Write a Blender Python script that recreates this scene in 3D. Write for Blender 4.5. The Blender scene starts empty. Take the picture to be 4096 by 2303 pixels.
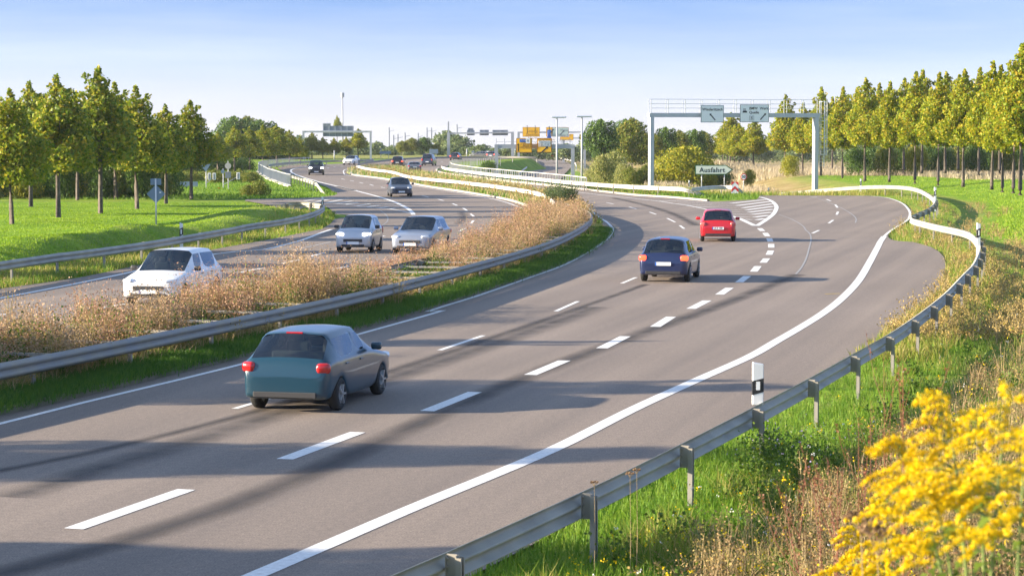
import bpy, bmesh, math, random
import numpy as np
from mathutils import Vector, Matrix
from mathutils.geometry import tessellate_polygon

# ------------------------------------------------------------------ camera, sky, sun, exposure
SC = bpy.context.scene
COL = SC.collection
CAM_H, FPX, CX, CY, YH = 4.9, 8905.0, 2048.0, 1151.5, 532.7      # photograph pixels (4096 wide)
PITCH = math.atan((CY - YH) / FPX)
cd = bpy.data.cameras.new("camera"); cam = bpy.data.objects.new("camera", cd); COL.objects.link(cam)
cam.location = (0, 0, CAM_H); cam.rotation_euler = (math.pi/2 - PITCH, 0, 0)
cd.sensor_width = 36.0; cd.lens = 36.0 * FPX / 4096.0; cd.clip_start = 0.1; cd.clip_end = 6000
cd.dof.use_dof = True; cd.dof.focus_distance = 75; cd.dof.aperture_fstop = 7.0
SC.camera = cam

SUN_EL, SUN_K = math.radians(16.0), 0.09          # light travels towards (+1, SUN_K) over the ground
world = bpy.data.worlds.new("World"); SC.world = world; world.use_nodes = True
wn = world.node_tree; wn.nodes.clear()
wo = wn.nodes.new("ShaderNodeOutputWorld"); wb = wn.nodes.new("ShaderNodeBackground")
sky = wn.nodes.new("ShaderNodeTexSky"); sky.sky_type = 'NISHITA'; sky.sun_disc = False
sky.sun_elevation = SUN_EL; sky.sun_rotation = math.atan2(-1, -SUN_K)   # azimuth from +Y, clockwise
sky.air_density = 1.0; sky.dust_density = 0.4; sky.ozone_density = 2.0
tc = wn.nodes.new("ShaderNodeTexCoord")
sp = wn.nodes.new("ShaderNodeSeparateXYZ"); wn.links.new(tc.outputs['Generated'], sp.inputs[0])
mr = wn.nodes.new("ShaderNodeMapRange"); mr.inputs['From Min'].default_value = 0.0; mr.inputs['From Max'].default_value = .5
wn.links.new(sp.outputs['Z'], mr.inputs['Value'])
tr_ = wn.nodes.new("ShaderNodeValToRGB"); te = tr_.color_ramp.elements
for _ in range(3): te.new(.5)
for k, (p_, c_) in enumerate([(0, (.42,.47,.82)), (.045, (.33,.375,.70)), (.09, (.21,.26,.52)), (.14, (.148,.206,.45)), (1, (.78,.73,.70))]): te[k].position = p_; te[k].color = (*c_, 1)
wn.links.new(mr.outputs[0], tr_.inputs[0])
zx = wn.nodes.new("ShaderNodeMath"); zx.operation = 'MAXIMUM'; zx.inputs[1].default_value = .002; cx_ = wn.nodes.new("ShaderNodeCombineXYZ")
wn.links.new(sp.outputs['Z'], zx.inputs[0]); wn.links.new(sp.outputs['X'], cx_.inputs['X']); wn.links.new(sp.outputs['Y'], cx_.inputs['Y']); wn.links.new(zx.outputs[0], cx_.inputs['Z']); wn.links.new(cx_.outputs[0], sky.inputs['Vector'])
mu = wn.nodes.new("ShaderNodeMixRGB"); mu.blend_type = 'MULTIPLY'; mu.inputs[0].default_value = 1
wn.links.new(sky.outputs[0], mu.inputs[1]); wn.links.new(tr_.outputs[0], mu.inputs[2])
mp = wn.nodes.new("ShaderNodeMapping"); mp.inputs['Scale'].default_value = (2.2, 2.2, 26.0); mp.inputs['Location'].default_value = (.4,.1,0)
nz = wn.nodes.new("ShaderNodeTexNoise"); nz.inputs['Scale'].default_value = 1.5; nz.inputs['Detail'].default_value = 6; nz.inputs['Roughness'].default_value = .55
rp = wn.nodes.new("ShaderNodeValToRGB"); rp.color_ramp.elements[0].position = .42; rp.color_ramp.elements[1].position = .8
rp.color_ramp.elements[0].color = (0,0,0,1); rp.color_ramp.elements[1].color = (.4,.4,.4,1)
mx = wn.nodes.new("ShaderNodeMixRGB"); mx.inputs[2].default_value = (2.0, 2.12, 2.4, 1)
wn.links.new(tc.outputs['Generated'], mp.inputs['Vector']); wn.links.new(mp.outputs[0], nz.inputs['Vector'])
wn.links.new(nz.outputs['Fac'], rp.inputs[0]); wn.links.new(rp.outputs[0], mx.inputs[0])
wn.links.new(mu.outputs[0], mx.inputs[1]); wn.links.new(mx.outputs[0], wb.inputs[0])
wb.inputs[1].default_value = 0.15
wn.links.new(wb.outputs[0], wo.inputs[0])

sl = bpy.data.lights.new("sun", 'SUN'); sl.energy = 4.6; sl.angle = math.radians(.5); sl.color = (1.0, .86, .65)
sun = bpy.data.objects.new("sun", sl); COL.objects.link(sun)
ldir = Vector((math.cos(SUN_EL), SUN_K*math.cos(SUN_EL), -math.sin(SUN_EL)))
sun.rotation_euler = ldir.to_track_quat('-Z', 'Y').to_euler()
SC.view_settings.view_transform = 'Standard'; SC.view_settings.look = 'None'
SC.view_settings.exposure = 1.84; SC.view_settings.gamma = 1

# ------------------------------------------------------------------ helpers
RNG = np.random.default_rng(7); random.seed(7)
REG = dict(D=(0,0,.6289), a=(0,200,1.448), b=(1000,350,2.632), c=(1700,350,2.896), d=(2500,300,2.228), e=(3100,200,1.4478),
    f=(1200,700,1.9815), g=(0,900,1.81), h=(700,1200,2.3418), i=(2400,750,2.896), j=(2200,1500,1.8036), k=(3100,1300,1.4438),
    l=(2550,380,3.22), m=(3000,1000,2.069), n=(600,1700,2.1467), o=(2560,740,3.22), p=(1000,740,3.22), q=(1350,600,2.4533),
    r=(1000,600,5.152), s=(1700,580,3.68), t=(3000,720,2.6833))
def S(r, x, y):
    X0, Y0, k = REG[r]; return (X0 + x/k, Y0 + y/k)
_cp, _sp = math.cos(PITCH), math.sin(PITCH)
def ray(sx, sy):
    u = (sx-CX)/FPX; v = (CY-sy)/FPX
    return Vector((u, _cp + v*_sp, -_sp + v*_cp))
def G(r, x, y, h=0.0):                     # where the sight line through a photo point meets height h
    d = ray(*S(r, x, y)); t = (h-CAM_H)/d.z; return Vector((d.x*t, d.y*t, h))
def GY(r, x, y, Y):                        # ... or distance Y
    d = ray(*S(r, x, y)); t = Y/d.y; return Vector((d.x*t, Y, CAM_H + d.z*t))
def tr(r, pts, h=0.0): return [G(r, x, y, h) for x, y in pts]
def ss(a, b, x): t = min(1.0, max(0.0, (x-a)/(b-a))); return t*t*(3-2*t)
def lerpt(tab, x): return float(np.interp(x, [p[0] for p in tab], [p[1] for p in tab]))
def smooth(P, step=1.0, closed=False):     # resampled Catmull-Rom through points
    P = [Vector(p) for p in P]; out = []
    n = len(P)
    for i in range(n-1):
        p0 = P[max(i-1,0)]; p1 = P[i]; p2 = P[i+1]; p3 = P[min(i+2,n-1)]
        L = (p2-p1).length; m = max(1, int(round(L/step)))
        for k in range(m):
            t = k/m
            out.append(.5*((2*p1)+(p2-p0)*t+(2*p0-5*p1+4*p2-p3)*t*t+(-p0+3*p1-3*p2+p3)*t**3))
    out.append(P[-1]); return out
def resample(P, step):
    P = [Vector(p) for p in P]; d = [0]
    for a, b in zip(P, P[1:]): d.append(d[-1] + (b-a).length)
    n = max(1, int(round(d[-1]/step))); out = []
    A = np.array([tuple(p) for p in P]); s = np.linspace(0, d[-1], n+1)
    return [Vector((np.interp(t, d, A[:,0]), np.interp(t, d, A[:,1]), np.interp(t, d, A[:,2]))) for t in s]
def relax(P, n=3):
    P = [Vector(p) for p in P]
    for _ in range(n): P = [P[0]] + [(P[i-1]+2*P[i]+P[i+1])/4 for i in range(1, len(P)-1)] + [P[-1]]
    return P
def offset(P, d):                          # + = to the left of the travel direction
    out = []
    for i, p in enumerate(P):
        t = P[min(i+1, len(P)-1)] - P[max(i-1, 0)]; n = Vector((-t.y, t.x, 0)).normalized(); out.append(p + n*d)
    return out
def tag(o, label=None, cat=None, group=None, kind=None):
    if label: o['label'] = label
    if cat: o['category'] = cat
    if group: o['group'] = group
    if kind: o['kind'] = kind
    return o
def empty(name, loc, rz=0.0, label=None, cat=None, group=None):
    o = bpy.data.objects.new(name, None); COL.objects.link(o); o.location = loc; o.rotation_euler = (0,0,rz); o.empty_display_size = .3
    return tag(o, label, cat, group)
def link(name, me, parent=None, mat=None):
    if mat is not None and not me.materials: me.materials.append(mat)
    o = bpy.data.objects.new(name, me); COL.objects.link(o)
    if parent is not None: o.parent = parent
    return o
def npmesh(name, V, F, mat=None, smooth_=False):
    V = np.asarray(V, dtype=np.float32).reshape(-1,3); F = np.asarray(F, dtype=np.int32); k = F.shape[1]
    me = bpy.data.meshes.new(name); me.vertices.add(len(V)); me.vertices.foreach_set("co", V.ravel())
    me.loops.add(F.size); me.loops.foreach_set("vertex_index", F.ravel())
    me.polygons.add(len(F)); me.polygons.foreach_set("loop_start", np.arange(len(F), dtype=np.int32)*k)
    try: me.polygons.foreach_set("loop_total", np.full(len(F), k, dtype=np.int32))
    except Exception: pass
    me.update(calc_edges=True)
    if smooth_: me.polygons.foreach_set("use_smooth", np.ones(len(F), dtype=bool))
    if mat is not None: me.materials.append(mat)
    return me
class MB:                                  # collects shapes into one mesh
    def __init__(s): s.V = []; s.F = []
    def add(s, V, F):
        o = len(s.V); s.V += [tuple(v) for v in V]; s.F += [tuple(i+o for i in f) for f in F]; return s
    def box(s, c, size, rot=None):
        x, y, z = [v/2 for v in size]; M = rot or Matrix.Identity(3); c = Vector(c)
        V = [c + M @ Vector((a*x, b*y, d*z)) for a in (-1,1) for b in (-1,1) for d in (-1,1)]
        return s.add(V, [(0,1,3,2),(4,6,7,5),(0,4,5,1),(2,3,7,6),(0,2,6,4),(1,5,7,3)])
    def bar(s, a, b, w, h=None):           # rectangular bar from a to b
        a, b = Vector(a), Vector(b); h = h or w; d = b-a; L = d.length
        q = d.to_track_quat('Z', 'Y').to_matrix(); return s.box((a+b)/2, (w, h, L), q)
    def tube(s, P, R, n=8):
        P = [Vector(p) for p in P]; R = R if hasattr(R, '__len__') else [R]*len(P); base = len(s.V)
        for i, p in enumerate(P):
            t = (P[min(i+1,len(P)-1)] - P[max(i-1,0)]).normalized(); q = t.to_track_quat('Z','Y').to_matrix()
            s.V += [tuple(p + q @ Vector((math.cos(2*math.pi*k/n)*R[i], math.sin(2*math.pi*k/n)*R[i], 0))) for k in range(n)]
        for i in range(len(P)-1):
            for k in range(n):
                a = base+i*n+k; b = base+i*n+(k+1)%n; s.F.append((a, b, b+n, a+n))
        s.F.append(tuple(base+k for k in range(n))[::-1]); s.F.append(tuple(base+(len(P)-1)*n+k for k in range(n)))
        return s
    def prism(s, poly, y0, y1):            # polygon in xz, thickness along y
        n = len(poly); V = [(x, y0, z) for x, z in poly] + [(x, y1, z) for x, z in poly]
        return s.add(V, [tuple(range(n)), tuple(range(2*n-1, n-1, -1))] + [(k, (k+1)%n + 0, (k+1)%n+n, k+n)[::-1] for k in range(n)])
    def disc(s, c, r, y0, y1, n=28):
        return s.prism([(c[0]+r*math.cos(2*math.pi*k/n), c[1]+r*math.sin(2*math.pi*k/n)) for k in range(n)], y0, y1)
    def mesh(s, name, mat=None, sm=False):
        me = bpy.data.meshes.new(name); me.from_pydata(s.V, [], s.F); me.update()
        if mat: me.materials.append(mat)
        if sm:
            for p in me.polygons: p.use_smooth = True
        return me
    def build(s, name, mat, parent=None, sm=False, bevel=0):
        o = link(name, s.mesh(name, mat, sm), parent)
        if bevel:
            m = o.modifiers.new("bevel", 'BEVEL'); m.width = bevel; m.segments = 2; m.limit_method = 'ANGLE'
        return o
def copytree(o, parent=None):
    c = o.copy(); COL.objects.link(c)
    if parent is not None: c.parent = parent
    for ch in list(o.children): copytree(ch, c)
    return c
def place(root, loc, rz=0.0, s=None, label=None, group=None):
    root.location = loc; root.rotation_euler = (0, 0, rz)
    if s is not None: root.scale = (s, s, s) if not hasattr(s, '__len__') else s
    if label: root['label'] = label
    if group: root['group'] = group
    return root

# ------------------------------------------------------------------ materials
MATS = {}
def mat(name, col=(.5,.5,.5), rough=.6, metal=0.0, noise=None, bump=None, emit=None, coat=0.0, spec=None):
    """noise = (scale, second colour, contrast) ; bump = (scale, strength)"""
    if name in MATS: return MATS[name]
    m = bpy.data.materials.new(name); m.use_nodes = True; nt = m.node_tree; b = nt.nodes['Principled BSDF']
    b.inputs['Base Color'].default_value = (*col, 1); b.inputs['Roughness'].default_value = rough; b.inputs['Metallic'].default_value = metal
    if coat: b.inputs['Coat Weight'].default_value = coat; b.inputs['Coat Roughness'].default_value = .05
    if spec is not None: b.inputs['Specular IOR Level'].default_value = spec
    if emit: b.inputs['Emission Color'].default_value = (*emit[0], 1); b.inputs['Emission Strength'].default_value = emit[1]
    if noise or bump:
        t = nt.nodes.new('ShaderNodeTexCoord')
    if noise:
        n = nt.nodes.new('ShaderNodeTexNoise'); n.inputs['Scale'].default_value = noise[0]; n.inputs['Detail'].default_value = 5
        nt.links.new(t.outputs['Object'], n.inputs['Vector'])
        r = nt.nodes.new('ShaderNodeValToRGB'); c = noise[2] if len(noise) > 2 else .15
        r.color_ramp.elements[0].position = .5-c; r.color_ramp.elements[1].position = .5+c
        r.color_ramp.elements[0].color = (*col,1); r.color_ramp.elements[1].color = (*noise[1],1)
        nt.links.new(n.outputs['Fac'], r.inputs[0]); nt.links.new(r.outputs[0], b.inputs['Base Color'])
    if bump:
        n2 = nt.nodes.new('ShaderNodeTexNoise'); n2.inputs['Scale'].default_value = bump[0]; n2.inputs['Detail'].default_value = 4
        nt.links.new(t.outputs['Object'], n2.inputs['Vector'])
        bp = nt.nodes.new('ShaderNodeBump'); bp.inputs['Strength'].default_value = bump[1]; bp.inputs['Distance'].default_value = .02
        nt.links.new(n2.outputs['Fac'], bp.inputs['Height']); nt.links.new(bp.outputs[0], b.inputs['Normal'])
    MATS[name] = m; return m
def leafmat(name, cols, trans=.35, rough=.55, patch=None):
    """each loose leaf or blade takes its own colour from the ramp; patch = (scale, amount) shifts whole clumps"""
    if name in MATS: return MATS[name]
    m = bpy.data.materials.new(name); m.use_nodes = True; nt = m.node_tree; nt.nodes.clear()
    g = nt.nodes.new('ShaderNodeNewGeometry'); r = nt.nodes.new('ShaderNodeValToRGB')
    e = r.color_ramp.elements
    while len(e) < len(cols): e.new(.5)
    for k, c in enumerate(cols): e[k].position = k/(len(cols)-1); e[k].color = (*c, 1)
    src = g.outputs['Random Per Island']
    if patch:
        n = nt.nodes.new('ShaderNodeTexNoise'); n.inputs['Scale'].default_value = patch[0]; n.inputs['Detail'].default_value = 2
        tcx = nt.nodes.new('ShaderNodeTexCoord'); nt.links.new(tcx.outputs['Object'], n.inputs['Vector'])
        m1 = nt.nodes.new('ShaderNodeMath'); m1.operation = 'MULTIPLY_ADD'; m1.inputs[1].default_value = patch[1]; m1.inputs[2].default_value = -patch[1]/2
        nt.links.new(n.outputs['Fac'], m1.inputs[0])
        m2 = nt.nodes.new('ShaderNodeMath'); m2.operation = 'ADD'; m2.use_clamp = True
        nt.links.new(m1.outputs[0], m2.inputs[0]); nt.links.new(src, m2.inputs[1]); src = m2.outputs[0]
    nt.links.new(src, r.inputs[0])
    d = nt.nodes.new('ShaderNodeBsdfPrincipled'); d.inputs['Roughness'].default_value = rough; d.inputs['Specular IOR Level'].default_value = .25
    t = nt.nodes.new('ShaderNodeBsdfTranslucent'); mx_ = nt.nodes.new('ShaderNodeMixShader'); mx_.inputs[0].default_value = trans
    out = nt.nodes.new('ShaderNodeOutputMaterial')
    nt.links.new(r.outputs[0], d.inputs['Base Color']); nt.links.new(r.outputs[0], t.inputs['Color'])
    nt.links.new(d.outputs[0], mx_.inputs[1]); nt.links.new(t.outputs[0], mx_.inputs[2]); nt.links.new(mx_.outputs[0], out.inputs['Surface'])
    MATS[name] = m; return m

def glass_mat():
    m = bpy.data.materials.new('car_glass'); m.use_nodes = True; nt = m.node_tree; nt.nodes.clear()
    t = nt.nodes.new('ShaderNodeBsdfTransparent'); t.inputs[0].default_value = (.42,.50,.50,1)
    g = nt.nodes.new('ShaderNodeBsdfGlossy'); g.inputs['Roughness'].default_value = .03; g.inputs[0].default_value = (.9,.95,1,1)
    f = nt.nodes.new('ShaderNodeFresnel'); f.inputs[0].default_value = 1.5; a = nt.nodes.new('ShaderNodeMath'); a.operation = 'ADD'; a.inputs[1].default_value = .06
    x = nt.nodes.new('ShaderNodeMixShader'); o = nt.nodes.new('ShaderNodeOutputMaterial')
    nt.links.new(f.outputs[0], a.inputs[0]); nt.links.new(a.outputs[0], x.inputs[0]); nt.links.new(t.outputs[0], x.inputs[1]); nt.links.new(g.outputs[0], x.inputs[2]); nt.links.new(x.outputs[0], o.inputs[0])
    MATS['car_glass'] = m; return m
def asphalt_mat():
    m = bpy.data.materials.new('asphalt'); m.use_nodes = True; nt = m.node_tree; b = nt.nodes['Principled BSDF']; L = nt.links.new
    tc = nt.nodes.new('ShaderNodeTexCoord')
    def noise(sc, det=4, vec=None, rough=.5):
        n = nt.nodes.new('ShaderNodeTexNoise'); n.inputs['Scale'].default_value = sc; n.inputs['Detail'].default_value = det; n.inputs['Roughness'].default_value = rough
        L(vec or tc.outputs['Object'], n.inputs['Vector']); return n.outputs['Fac']
    def ramp(src, p0, c0, p1, c1):
        r = nt.nodes.new('ShaderNodeValToRGB'); r.color_ramp.elements[0].position = p0; r.color_ramp.elements[1].position = p1
        r.color_ramp.elements[0].color = (*c0,1); r.color_ramp.elements[1].color = (*c1,1); L(src, r.inputs[0]); return r.outputs[0]
    def mul(a, c):
        x = nt.nodes.new('ShaderNodeMixRGB'); x.blend_type = 'MULTIPLY'; x.inputs[0].default_value = 1; L(a, x.inputs[1]); L(c, x.inputs[2]); return x.outputs[0]
    base = ramp(noise(.09, 4), .35, (.206,.167,.137), .7, (.243,.198,.164))
    mp = nt.nodes.new('ShaderNodeMapping'); mp.inputs['Rotation'].default_value = (0,0,math.radians(-15)); mp.inputs['Scale'].default_value = (1.1,.02,1)
    # rotate first, then squeeze along the lane: faint streaks that run with the traffic
    mr = nt.nodes.new('ShaderNodeVectorRotate'); mr.rotation_type = 'Z_AXIS'; mr.inputs['Angle'].default_value = math.radians(15)
    L(tc.outputs['Object'], mr.inputs['Vector']); mp.inputs['Rotation'].default_value = (0,0,0); L(mr.outputs[0], mp.inputs['Vector'])
    streak = ramp(noise(1.0, 3, mp.outputs[0]), .3, (.80,.80,.82), .7, (1.08,1.07,1.06))
    grain = ramp(noise(38, 3, None, .7), .33, (.62,.62,.64), .68, (1.36,1.35,1.33))
    grain2 = ramp(noise(9, 2, None, .6), .3, (.88,.88,.88), .7, (1.1,1.1,1.1))
    L(mul(mul(mul(base, streak), grain), grain2), b.inputs['Base Color'])
    b.inputs['Roughness'].default_value = .82; b.inputs['Specular IOR Level'].default_value = .35
    bp = nt.nodes.new('ShaderNodeBump'); bp.inputs['Strength'].default_value = .35; bp.inputs['Distance'].default_value = .01
    L(noise(60, 3), bp.inputs['Height']); L(bp.outputs[0], b.inputs['Normal'])
    MATS['asphalt'] = m; return m
def ground_mat():
    """grass and soil; the vertex attribute 'dry' says where the ground carries dry straw-coloured growth"""
    m = bpy.data.materials.new('ground_cover'); m.use_nodes = True; nt = m.node_tree; b = nt.nodes['Principled BSDF']; L = nt.links.new
    tc = nt.nodes.new('ShaderNodeTexCoord')
    def noise(sc, det=5, rough=.55):
        n = nt.nodes.new('ShaderNodeTexNoise'); n.inputs['Scale'].default_value = sc; n.inputs['Detail'].default_value = det; n.inputs['Roughness'].default_value = rough
        L(tc.outputs['Object'], n.inputs['Vector']); return n.outputs['Fac']
    def ramp(src, els):
        r = nt.nodes.new('ShaderNodeValToRGB'); e = r.color_ramp.elements
        while len(e) < len(els): e.new(.5)
        for k, (p, c) in enumerate(els): e[k].position = p; e[k].color = (*c,1)
        L(src, r.inputs[0]); return r.outputs[0]
    green = ramp(noise(.35), [(.3,(.10,.20,.012)),(.5,(.17,.29,.018)),(.72,(.24,.33,.03))])
    straw = ramp(noise(.5), [(.3,(.22,.15,.06)),(.5,(.34,.25,.11)),(.7,(.42,.33,.16))])
    fine = ramp(noise(7, 4, .7), [(.3,(.55,.55,.55)),(.7,(1.35,1.35,1.35))])
    at = nt.nodes.new('ShaderNodeAttribute'); at.attribute_name = 'dry'
    ad = nt.nodes.new('ShaderNodeMath'); ad.operation = 'ADD'; ad.use_clamp = True
    nn = nt.nodes.new('ShaderNodeMath'); nn.operation = 'MULTIPLY_ADD'; nn.inputs[1].default_value = .9; nn.inputs[2].default_value = -.45
    L(noise(.6, 5, .65), nn.inputs[0]); L(nn.outputs[0], ad.inputs[0]); L(at.outputs['Fac'], ad.inputs[1])
    mx1 = nt.nodes.new('ShaderNodeMixRGB'); L(ad.outputs[0], mx1.inputs[0]); L(green, mx1.inputs[1]); L(straw, mx1.inputs[2])
    mx2 = nt.nodes.new('ShaderNodeMixRGB'); mx2.blend_type = 'MULTIPLY'; mx2.inputs[0].default_value = 1; L(mx1.outputs[0], mx2.inputs[1]); L(fine, mx2.inputs[2])
    L(mx2.outputs[0], b.inputs['Base Color']); b.inputs['Roughness'].default_value = .9; b.inputs['Specular IOR Level'].default_value = .1
    bp = nt.nodes.new('ShaderNodeBump'); bp.inputs['Strength'].default_value = .9; bp.inputs['Distance'].default_value = .12
    L(noise(5, 5, .7), bp.inputs['Height']); L(bp.outputs[0], b.inputs['Normal'])
    MATS['ground_cover'] = m; return m
def soft_strip_mat(name, col, strength, nscale):
    """a stain on the road, fading out across its width"""
    m = bpy.data.materials.new(name); m.use_nodes = True; nt = m.node_tree; L = nt.links.new; b = nt.nodes['Principled BSDF']
    b.inputs['Base Color'].default_value = (*col,1); b.inputs['Roughness'].default_value = .8
    uv = nt.nodes.new('ShaderNodeUVMap'); sx = nt.nodes.new('ShaderNodeSeparateXYZ'); L(uv.outputs[0], sx.inputs[0])
    pp = nt.nodes.new('ShaderNodeMath'); pp.operation = 'PINGPONG'; pp.inputs[1].default_value = .5; L(sx.outputs['X'], pp.inputs[0])
    ml = nt.nodes.new('ShaderNodeMath'); ml.operation = 'MULTIPLY'; ml.inputs[1].default_value = 2*strength; L(pp.outputs[0], ml.inputs[0])
    tcx = nt.nodes.new('ShaderNodeTexCoord'); n = nt.nodes.new('ShaderNodeTexNoise'); n.inputs['Scale'].default_value = nscale; n.inputs['Detail'].default_value = 4
    L(tcx.outputs['Object'], n.inputs['Vector'])
    m2 = nt.nodes.new('ShaderNodeMath'); m2.operation = 'MULTIPLY'; m2.use_clamp = True
    m3 = nt.nodes.new('ShaderNodeMath'); m3.operation = 'MULTIPLY'; m3.inputs[1].default_value = 1.7; L(n.outputs['Fac'], m3.inputs[0])
    L(ml.outputs[0], m2.inputs[0]); L(m3.outputs[0], m2.inputs[1]); L(m2.outputs[0], b.inputs['Alpha'])
    MATS[name] = m; return m

M_ASPH = asphalt_mat(); M_GRND = ground_mat()
M_PAINT = mat('road_paint', (.82,.81,.79), .7, noise=(14, (.52,.50,.48), .32))
M_PAINTW = mat('worn_road_paint', (.62,.61,.59), .75, noise=(5, (.42,.41,.39), .12))
M_KERB = mat('concrete_kerb', (.42,.38,.33), .9, noise=(3, (.30,.27,.24), .12), bump=(20,.4))
M_CONC = mat('concrete', (.55,.51,.45), .9, noise=(1.5, (.42,.39,.35), .12), bump=(8,.3))
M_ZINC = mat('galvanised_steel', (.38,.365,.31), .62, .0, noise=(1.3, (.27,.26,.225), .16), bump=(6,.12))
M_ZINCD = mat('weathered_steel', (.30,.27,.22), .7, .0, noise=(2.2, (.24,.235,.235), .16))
M_ZPALE = mat('sunlit_rail_steel', (.60,.58,.55), .55, .1, noise=(1.0, (.50,.48,.46), .16))  # same steel, with the sunlit white of the rails put into its colour
M_GREYP = mat('grey_coated_steel', (.42,.43,.45), .5, .1, noise=(.7, (.34,.36,.39), .2))
M_SIGNB = mat('sign_back_metal', (.20,.23,.27), .5, .1, noise=(1.5, (.16,.18,.22), .2))
M_SIGNW = mat('sign_white', (.88,.88,.86), .4)
M_ORANGE = mat('sign_orange', (.95,.50,.01), .45)
M_BLUE = mat('sign_blue', (.02,.13,.50), .45)
M_BLACK = mat('black_lettering', (.015,.015,.018), .5)
M_RED = mat('sign_red', (.62,.02,.02), .45)
M_WHITE = mat('white_plastic', (.78,.78,.76), .5)
M_BLKP = mat('black_plastic', (.02,.02,.022), .5)
M_BARK = mat('bark', (.13,.105,.085), .9, noise=(6, (.07,.055,.045), .15), bump=(14,.8))
# ------------------------------------------------------------------ key lines on the ground (traced, z = 0)
RAILX = [(-20,-20),(0,-10.5),(10,-5.9),(20.9,-1.15),(26.4,1.0),(29.6,2.15),(33.7,3.6),(41.6,6.3),(49.6,9.1),(58,11.6),(66.4,13.9),(76,16.2),(87,18.2),(101,19.4),(110,20),(122,23),(135,26),(155,30),(175,31.5),(200,31)]
FENX = [(180,9),(192,8),(240,1.5),(286,-5.5),(330,-5),(400,-2),(430,2.2),(448,2.5),(470,-1),(500,-5),(600,-30)]
def gh(X, Y):
    """height of the natural ground"""
    xr = lerpt(RAILX, Y); d = (X-xr)*.95; h = 0.0
    if Y < 26: h += 3.3*ss(2.5, 8.0, d)*(1-ss(6.5, 17, Y))
    if d > 1.2 and Y > 15:
        hrow = 1.0 - max(0, Y-160)*.0105 if Y < 400 else -1.5
        hrow *= ss(25, 70, Y)
        h += hrow*ss(2.0, 13, d)*(1 if Y < 176 else ss(20, 34, X))
        if d > 8: h += .22*math.sin(X*.35+Y*.12)*ss(8, 14, d) * (1 if Y < 230 else 0)
    if Y > 176: h -= 1.7*ss(176.5, 206, Y)*ss(15, 20, X)*(1-ss(24, 35, X))*(1-ss(210,240,Y))
    if Y > 195:
        fx = lerpt(FENX, Y); h -= 2.1*ss(.8, 5, X-fx)*ss(200, 255, Y)*(1-ss(22, 34, X)*(1-ss(420, 520, Y)))
    if X < -8 and 55 < Y < 150:                        # mown bank on the left: a low ridge between rail and trees
        d = (-16.2+(Y-70)*.155) - 1.2 - X
        if d > 1.0:
            k = ss(56, 70, Y)*(1-ss(118, 138, Y)); v = .76 + .2*math.sin(Y*.21+.8) + .08*math.sin(Y*.53)
            h += k*(v*ss(1.2, 3.4, d)*(1-.72*ss(3.6, 8.5, d)) + .12*math.sin(Y*.3+X*.6)*ss(3, 5, d))
    if Y > 500: h -= (Y-500)*.0072
    return h

# asphalt outlines
left_edge = [Vector((-33,-20,0)), Vector((-24.9,20,0))] + tr('g', [(0,460),(300,420),(600,375),(1100,270),(1600,165)]) + \
    tr('p', [(0,745),(300,690),(600,630),(800,590),(930,565),(1030,500),(1095,430),(1095,375),(1030,310),(960,268),(900,262),(700,285),(600,335),(400,330),(300,272),(0,214),(-60,208)])
left_edge2 = tr('p', [(-60,186),(0,182),(600,172),(900,157),(1090,133),(1130,112),(1050,72)]) + \
    tr('r', [(1600,770),(1480,735),(1300,650),(1150,600),(1000,560),(850,520),(700,460),(600,400),(572,375),(620,350),(720,330),(850,312),(1000,303),(1200,301),(1500,296),(1900,282),(2300,270)]) + \
    tr('b', [(1300,775),(1500,763),(1800,745),(2050,738),(2369,725)])
fence_side = tr('c', [(1250,812),(1050,822),(700,842),(400,860),(285,885),(262,915)]) + tr('s', [(185,355),(180,385),(260,412),(500,452),(740,482),(1000,520),(1500,572),(2000,622)])
gore_edge = tr('o', [(0,142),(300,157),(600,182),(880,208),(960,214),(1150,206),(1300,198),(1500,186),(1530,160)])
ramp_edge = tr('t', [(105,168),(300,166),(600,168),(1000,168),(1250,169),(1400,178),(1550,207),(1670,262),(1738,330),(1738,395),(1660,455),(1545,522),(1483,580),(1483,612),(1515,640),(1600,655),(1750,665),(1850,690),(1940,718),(2025,765),(2080,825),(2102,900),(2090,985),(2062,1085),(2030,1200)])
right_low = [Vector((lerpt(RAILX, y) - .10 - .024*max(0,y), y, 0)) for y in (54, 49.6, 41.6, 33.7, 29.6, 26.4, 20.9, 10, 0, -20)]
OUT = left_edge + left_edge2 + fence_side + gore_edge + ramp_edge + right_low

# median: road-side rail line, then the two kerbs
RAIL2 = [Vector((-27,-12,0)), Vector((-14.8,24,0))] + [Vector((p.x,p.y,0)) for p in
    tr('g', [(0,1005),(500,905),(1000,805)], .75) + tr('f', [(400,945),(800,845),(1200,745),(1600,640),(2000,520),(2200,425),(2290,365)], .75)]
RAIL2 = RAIL2 + [Vector((4.15,116,0)), Vector((3.9,124,0)), Vector((3.1,133,0))]
RAIL2S = relax(resample(smooth(RAIL2, 2), 2.0), 4)
nk_low = [p for p in offset(RAIL2S, -.75) if p.y < 104]
near_kerb = nk_low + tr('f', [(2400,455),(2398,400)]) + tr('s', [(1980,736),(1700,690),(1400,622),(1100,572),(800,522),(500,480),(200,442)]) + tr('q', [(880,232),(700,190),(560,165)])
fk_low = [p for p in offset(RAIL2S, 3.25) if p.y < 112]
far_kerb = fk_low + [Vector((1.35,128,0))] + tr('q', [(1950,592),(1850,548),(1700,500),(1500,460),(1200,410),(900,365),(700,327),(480,290),(300,266),(215,257)])
nose_top = tr('q', [(130,243),(92,222),(95,200),(130,185),(200,172),(330,160),(450,158)])
MED = near_kerb + list(reversed(nose_top)) + list(reversed(far_kerb))

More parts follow.
